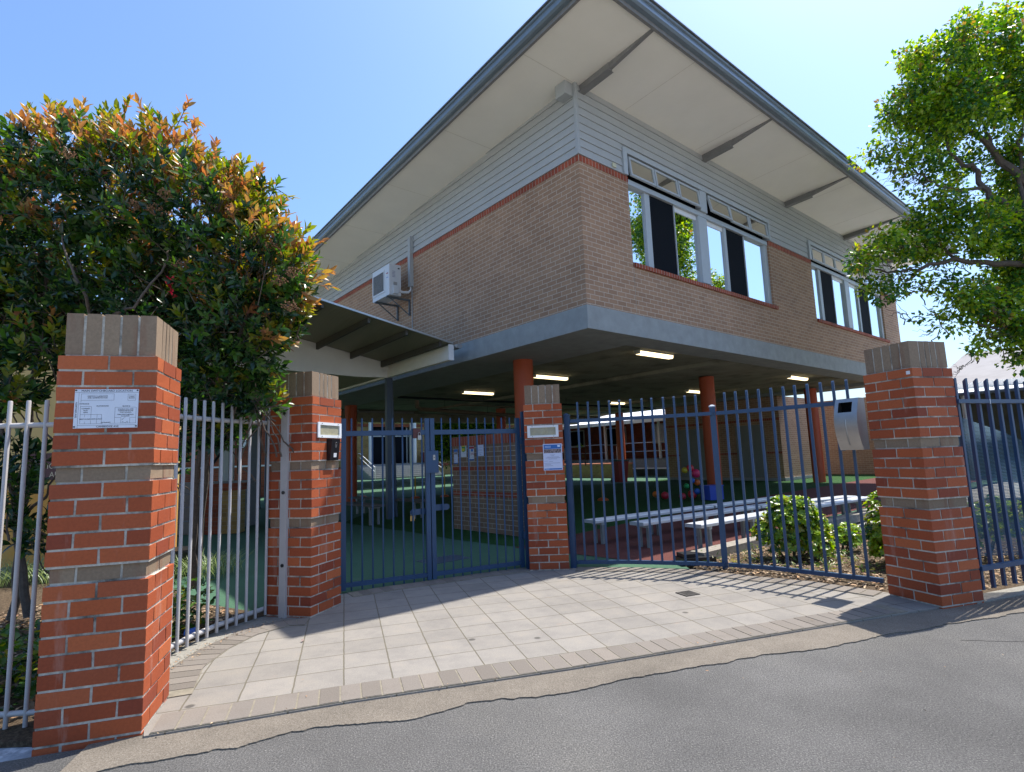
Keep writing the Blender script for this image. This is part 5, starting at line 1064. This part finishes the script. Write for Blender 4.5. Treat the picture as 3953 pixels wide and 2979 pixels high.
tcs=[(3640,250,11.6,.80),(3560,420,11.8,.75),(3800,150,12,.75),(3930,260,11.4,.95),(3730,420,11.2,.65),(3440,440,11.8,.28),(3430,600,11.6,.42),(3560,620,11.4,.38),(3680,600,12,.42),(3600,480,12,.5),
 (3860,560,11.8,.40),(3940,620,11.5,.45),(3840,700,12,.28),(3700,720,12.2,.30),(3620,840,11.2,.50),(3740,880,10.9,.55),(3880,860,11.4,.50),(3540,930,11.2,.40),(3440,980,11,.42),(3340,1010,10.9,.34),(3300,1050,10.8,.22),(3400,1090,10.9,.34),(3440,1170,10.8,.24),(3500,1090,11,.25),
 (3620,1060,11,.28),(3700,1180,10.8,.40),(3780,1130,10.9,.42),(3860,1260,10.8,.40),(3800,1330,10.7,.26),(3900,1080,11.4,.48),(3960,1300,10.8,.45),(3940,760,12,.4),(3590,1220,10.9,.22),(3910,1400,10.6,.18),(3990,1000,11.3,.6),(3930,1200,11,.5),(4040,1330,10.8,.5),(3860,970,11.2,.34),(3600,980,11.1,.28),(3500,690,11.3,.22)]
tcc=[cl_(*q) for q in tcs]
tcc+=[((13.5+a,11.5+c_,4.5+z),.9) for a,c_,z in ((-.6,1.5,2.5),(0,-1.5,2.8),(.8,0,3.6),(1.4,1.6,2.2),(1.8,-1.4,2.0),(.5,.5,1.2),(2.2,.2,.8),(-.3,2.2,.8),(0,.4,4.6),(-1.3,.4,4.9))]
smallcrown('crown',tcc,1200,.10,TR,TO,lightness=.62,tip=.08,clump=.27)
b=MB()
def L2(pts,r0,r1,s): limb([Vector(p) if len(p)==3 and isinstance(p,Vector) else at(*p) for p in pts],r0,r1,b,8,.05,s)
fork=Vector((13.1,11.2,2.6)); b.tube([Vector((13.2,11.2,-.05)),Vector((13.25,11.2,1.0)),fork],[.26,.22,.20],12)
lims=[([fork,(4080,820,11.4),(3953,700,11.4),(3840,590,11.5),(3735,500,11.5)],.13,.05),([(3840,590,11.5),(3815,500,11.5),(3790,380,11.6),(3720,300,11.6)],.045,.015),([(3735,500,11.5),(3690,380,11.6),(3640,250,11.7)],.04,.012),
 ([fork,(4100,900,11.3),(3960,850,11.3),(3870,790,11.4),(3790,720,11.5),(3760,650,11.5),(3700,620,11.5),(3640,540,11.5),(3600,470,11.6)],.10,.018),([(3790,725,11.5),(3720,735,11.4),(3620,720,11.3),(3540,670,11.3),(3450,610,11.4)],.04,.01),
 ([fork,(4150,1050,11.1),(3960,1010,11.1),(3800,1015,11.0),(3690,1000,10.95),(3560,1030,10.9),(3450,1050,10.9),(3350,1040,10.9)],.09,.012),([(3690,1000,10.95),(3600,930,11.1),(3540,900,11.2)],.03,.01),([fork,(4200,1200,10.9),(3960,1220,10.8),(3860,1270,10.8),(3750,1240,10.8)],.07,.012),([(3560,1030,10.9),(3480,1100,10.9),(3440,1170,10.85)],.02,.006),
 ([(3953,700,11.4),(3900,640,11.8),(3880,540,11.9)],.05,.015),([(3960,850,11.3),(3930,560,11.4),(3953,450,11.4)],.05,.015),([(3870,1270,10.8),(3790,1330,10.75),(3735,1400,10.7),(3700,1430,10.7)],.012,.003),([(3800,1300,10.75),(3760,1390,10.7),(3735,1410,10.7)],.008,.003),
 ([fork,Vector((13.6,11.6,4.5)),Vector((14.2,12,6.5)),Vector((13.6,11.9,8.5))],.16,.03),([Vector((13.6,11.6,4.5)),Vector((14.6,10.4,6.0))],.08,.03),([Vector((13.6,11.6,4.5)),Vector((12.6,13,6.8))],.08,.03)]
for i,(p,r0,r1) in enumerate(lims): L2(p,r0,r1,i)
rt=random.Random(9)
for k in range(170):
    c,r=rt.choice(tcc); c=Vector(c); e=c+Vector((rt.uniform(-1,1),rt.uniform(-1,1),rt.uniform(-1,1)))*r*1.1; s=c+Vector((rt.uniform(0,.8),rt.uniform(-.3,.4),rt.uniform(-.5,.3))); limb([s,(s+e)/2+Vector((0,0,rt.uniform(-.12,.12))),e],.012,.003,b,4,.04,k)
for (u,v) in ((3440,690),(3480,700),(3520,720),(3400,670),(3560,1280),(3660,1430),(3600,740)):
    for k in range(5):
        s=at(u+60,v-20,11.2); e=at(u+rt.uniform(-60,30),v+rt.uniform(-30,60),11.2+rt.uniform(-.3,.3)); limb([s,(s+e)/2+Vector((0,0,-.06)),e],.006,.0025,b,4,.03,k)
for v_i in range(len(b.v)): b.v[v_i]=(b.v[v_i][0]-TO.x,b.v[v_i][1]-TO.y,b.v[v_i][2])
b.build('trunk_and_limbs',BARK,TR,True)
# --- trees in the court behind
def tree(P,label,h,r,seed,dens=260,size=.16):
    t=thing('court_tree',label,'tree',P); rd_=random.Random(seed); cs=[]
    for k in range(11): a=rd_.uniform(0,6.28); q=rd_.uniform(0,.7)*r; cs.append(((P.x+q*math.cos(a),P.y+q*math.sin(a),h*.62+rd_.uniform(-.2,.38)*h),r*.42))
    smallcrown('crown',cs,dens,size,t,P,clump=.55,lightness=.55,tip=0); b=MB(); limb([(0,0,0),(.1,0,h*.3),(0,.1,h*.6)],.16,.07,b,8,.05,seed)
    for k in range(5): limb([(0,0,h*.35),((cs[k][0][0]-P.x)*.6,(cs[k][0][1]-P.y)*.6,cs[k][0][2]*.8),(cs[k][0][0]-P.x,cs[k][0][1]-P.y,cs[k][0][2])],.06,.02,b,6,.05,k)
    b.build('trunk',BARK,t,True)
q=on_y(1800,1700,26); tree(wld(q.x,26,0),'bright green tree in the court, seen above the block wall',5.0,2.6,3)
sq=at(2262,1800,27); t=thing('young_tree','young thin tree standing in the yellow brick planter behind the curved fence','tree',(sq.x,27,.8)); smallcrown('crown',[((sq.x,27,1.75),.28),((sq.x-.1,27,1.4),.15)],300,.10,t,Vector((sq.x,27,.8)),clump=.2); b=MB(); limb([(0,0,0),(0,0,.5),(.03,0,1.0)],.03,.012,b,6,.02,1); b.build('trunk',BARK,t,True)
# --- clipped bushes in the garden bed
def bush(P,cs,label,size=.046,dens=3600,seed=1):
    t=thing('garden_bush',label,'bush',P,0,'green bushes in the garden bed'); C=[];D=[];Nn=[];L_=[];W_=[];M_=[]
    for (dx,dy,z,r) in cs:
        n=int(dens*r*r); d=unit(rng.normal(size=(n,3))); d[:,2]=np.where(d[:,2]<-.5,-d[:,2],d[:,2]); p=np.array([dx,dy,z])+d*(r*(.72+.3*rng.random(n)))[:,None]*np.array([1,1,.95]); p=p[p[:,2]>.03]
        for q in p:
            ax=unit(q-np.array([dx,dy,z])+np.array([0,0,.12])+rng.normal(size=3)*.1*r); a=unit(np.cross(ax,[.2,.9,.3])); b_=np.cross(ax,a); ph=rng.random()*6.28; kind=1 if rng.random()<.65 else (0 if rng.random()<.6 else 2)
            for k in range(5):
                th=ph+k*1.25; o_=a*math.cos(th)+b_*math.sin(th); C.append(q); D.append(unit(ax*.5+o_)); Nn.append(ax); s=size*(.75+.5*rng.random()); L_.append(s); W_.append(s*.62); M_.append(kind)
    leafmesh('foliage',C,D,Nn,L_,W_,M_,BUSHM,t,fold=.1,curl=.05); b=MB(); rd_=random.Random(seed)
    for k in range(9):
        dx,dy,z,r=rd_.choice(cs); limb([(dx*.5+rd_.uniform(-.05,.05),dy*.5,0),(dx*.8,dy*.8,z*.6),(dx+rd_.uniform(-.1,.1),dy,z)],.010,.004,b,5,.01,k)
    b.build('stems',BARK,t,True); return t
BUSHM=[leafmat('bush_dark',[(.02,.07,.01),(.03,.09,.015)],rough=.3,trans=.2),leafmat('bush_mid',[(.16,.30,.02),(.22,.35,.025),(.28,.36,.035)],rough=.3,trans=.35),leafmat('bush_light',[(.26,.28,.03),(.30,.26,.05)],rough=.3,trans=.35)]
P=on_z(3085,2180,0)+Vector((.1,.35,0))
bush(P,[(0,0,.42,.30),(.22,.05,.36,.26),(-.2,.05,.30,.22),(.10,-.05,.56,.20),(-.05,.05,.60,.16),(.35,.12,.24,.20),(-.1,-.1,.18,.2),(.2,-.12,.18,.22)],'big clipped bright green bush in the bed left of the letterbox')
P=on_z(3290,2150,0)+Vector((.05,.25,0)); bush(P,[(0,0,.16,.17),(.15,.1,.2,.16),(-.12,.05,.22,.13)],'low straggly green bush between the big bush and the right pillar',seed=4)
P=Vector((4.12,6.35,0)); bush(P,[(0,0,.40,.24),(-.05,0,.66,.16),(.1,.1,.2,.25),(-.08,-.1,.22,.2)],'green bush half hidden behind the right brick pillar',seed=6)
P=Vector((5.0,6.4,0)); bush(P,[(0,0,.35,.3),(.5,.1,.4,.32),(1.0,.1,.3,.3),(1.5,.3,.35,.3),(-.45,-.2,.3,.25)],'row of green bushes seen through the mesh cloth on the right',seed=7,dens=1300)
# small weeds and undergrowth
def weeds(name,label,pts,hgt,nl,size,mats,kind=None,wid=.45):
    C=[];D=[];Nn=[];L_=[];W_=[];M_=[]
    for (x,y) in pts:
        for k in range(nl):
            z=hgt*rng.random(); o_=unit(rng.normal(size=3)*np.array([1,1,.3])); C.append(np.array([x,y,z])+o_*np.array([.08,.08,0])*rng.random()); D.append(unit(o_+np.array([0,0,.5]))); Nn.append(unit(np.array([0,0,1])+rng.normal(size=3)*.3)); s=size*(.7+.6*rng.random()); L_.append(s);W_.append(s*wid);M_.append(int(rng.integers(0,len(mats))))
    o=leafmesh(name,C,D,Nn,L_,W_,M_,mats,None,fold=.15,curl=.15); tag(o,label,'plants',kind='stuff'); return o
rt=random.Random(21)
pts=[(-2.78+rt.uniform(-.15,.10)-.0,3.9+rt.uniform(-.5,1.1)) for _ in range(55)]+[(-3.0+rt.uniform(-.5,.1),4.3+rt.uniform(-.8,.9)) for _ in range(80)]+[(-3.4+rt.uniform(-.7,.5),3.6+rt.uniform(-.2,.6)) for _ in range(30)]
weeds('undergrowth','tangled ivy and small leafy plants at the foot of the left curved fence',pts,.36,16,.065,[DG,MG,MG,YG],wid=.6)
pts=[(rt.uniform(2.2,3.9),rt.uniform(5.9,7.6)) for _ in range(45)]; pts=[p for p in pts if p[1]>9.4-1.15*p[0]-.0]+[(2.45,6.45),(2.7,6.5),(3.0,6.2),(2.9,6.9),(3.2,6.6),(3.45,6.5)]
weeds('weeds','small pale weeds and grass tufts among the leaf litter behind the curved fence',pts,.10,12,.06,[MG,YG],wid=.22)
C=[];D=[];Nn=[];L_=[];W_=[];M_=[]
for k in range(900):
    x=-6.6+3.0*rng.random(); y=6.9+.7*rng.random(); a=rng.random()*6.28; C.append([x,y,0]); D.append(unit(np.array([math.cos(a)*.45,math.sin(a)*.45,1]))); Nn.append(unit(np.array([math.cos(a),math.sin(a),-.3])*-1)); L_.append(.22+.2*rng.random()); W_.append(.012); M_.append(0)
o=leafmesh('strap_grass',C,D,Nn,L_,W_,M_,[leafmat('strap_leaf',[(.16,.22,.08),(.22,.28,.12)],trans=.3)],None,curl=.35); tag(o,'pale strappy grass tufts along the foot of the ochre wall','grass',kind='stuff')
# leaf litter
LITM=[islandmat('litter_leaf',[(.42,.27,.15),(.30,.16,.08),(.55,.40,.25),(.22,.12,.07)],rough=.8,grain=.1),islandmat('bark_chip',[(.18,.13,.085),(.32,.24,.16),(.09,.06,.04)],rough=.9)]
def litter(name,label,region,n,size,seed,z=.008):
    rr2=random.Random(seed); C=[];D=[];Nn=[];L_=[];W_=[];M_=[]
    while len(C)<n:
        x,y=region(rr2)
        if x is None: continue
        a=rr2.uniform(0,6.28); C.append([x,y,z+rr2.uniform(0,.012)]); D.append([math.cos(a),math.sin(a),rr2.uniform(-.1,.35)]); Nn.append([rr2.gauss(0,.35),rr2.gauss(0,.35),1]); s=size*rr2.uniform(.4,1.4); L_.append(s); W_.append(s*rr2.uniform(.3,.6)); M_.append(0 if rr2.random()<.35 else 1)
    D=unit(np.array(D)); Nn=unit(np.array(Nn)); o=leafmesh(name,C,D,Nn,L_,W_,M_,LITM,None,fold=.2,curl=.2); return tag(o,label,'leaf litter',kind='stuff')
def inpoly(poly):
    def f(rr2):
        xs=[p[0] for p in poly];ys=[p[1] for p in poly]; x=rr2.uniform(min(xs),max(xs)); y=rr2.uniform(min(ys),max(ys)); c=False; j=len(poly)-1
        for i in range(len(poly)):
            if (poly[i][1]>y)!=(poly[j][1]>y) and x<(poly[j][0]-poly[i][0])*(y-poly[i][1])/(poly[j][1]-poly[i][1])+poly[i][0]: c=not c
            j=i
        return (x,y) if c else (None,None)
    return f
litter('leaf_litter','dry leaves and bark chips in the bed behind the curved blue fence',inpoly([(1.98,6.64),(2.456,6.16),(2.93,5.81),(3.30,5.36),(3.9,5.1),(6.5,6.2),(5.5,8.4),(4.5,8.6),(2.3,7.05)]),5200,.045,5)
litter('leaf_litter','dry leaves and soil in the bed behind the grey tubular fences',inpoly([(-2.36,3.5),(-2.60,3.95),(-2.62,4.45),(-2.52,4.95),(-2.6,5.4),(-3.4,5.9),(-4.6,6.7),(-5.5,5),(-4,3.15),(-2.5,3.3)]),3600,.05,6)
litter('leaf_litter','scattered reddish litter along the kerb of the left paving edge',lambda r_: ((lambda t: (-2.42+.04*r_.gauss(0,1)+(.30*t*t),3.9+1.25*t))(r_.random())),240,.016,7,z=.01)
def fleck(r_):
    return (r_.uniform(-1.9,3.2),r_.uniform(3.3,6.4)) if r_.random()<.35 else (r_.uniform(-1.5,4.5),r_.uniform(1.6,3.6)) if r_.random()<.4 else (lambda t:( -1.9+5*t,3.05+1.66*t+r_.gauss(0,.03)))(r_.random())
litter('leaf_litter','tiny twigs and leaf flecks scattered on the paving and road edge',fleck,80,.016,8,z=.006)
# single litter pieces
P=on_z(3045,2709,-.04); C=[[0,0,0]]; o=leafmesh('fallen_leaf',C,np.array([[.9,.3,.1]]),np.array([[0,.1,1.]]),[.035],[.018],[0],[flatmat('tan_leaf',(.5,.3,.16))],None); o.location=P+Vector((0,0,.004)); tag(o,'single tan leaf lying alone on the asphalt road','fallen leaf')
P=on_z(1163,2478,.006); o=leafmesh('fallen_leaf',C,np.array([[.1,.9,.3]]),np.array([[0.4,.1,1.]]),[.05],[.022],[0],[flatmat('brown_leaf',(.2,.14,.12))],None); o.location=P; tag(o,'curled brown leaf on the paving near the left curved fence','fallen leaf')
b=MB(); b.box(-.05,.05,-.03,.03,0,.012); b.prism([Vector((-.05,0,.012)),Vector((.03,.02,.03)),Vector((.05,-.03,.013))],(0,0,0),(0,.02,.01)); o=b.build('litter_wrapper',flatmat('wrapper_blue',(.08,.16,.5),.4),None,loc=(-2.68,4.72,.02),rot=(.3,.2,.5)); tag(o,'crumpled blue and white wrapper under the bottom rail of the left curved fence','wrapper')
b=MB(); b.tube([(0,0,.02),(0,0,.30),],[.17,.22],16).tube([(0,0,.30),(0,0,.33)],[.235,.235],16); o=b.build('plant_pot',BLK,None,True,loc=(-4.4,7.4,0)); tag(o,'large black plastic plant pot behind the shrub trunk','plant pot')
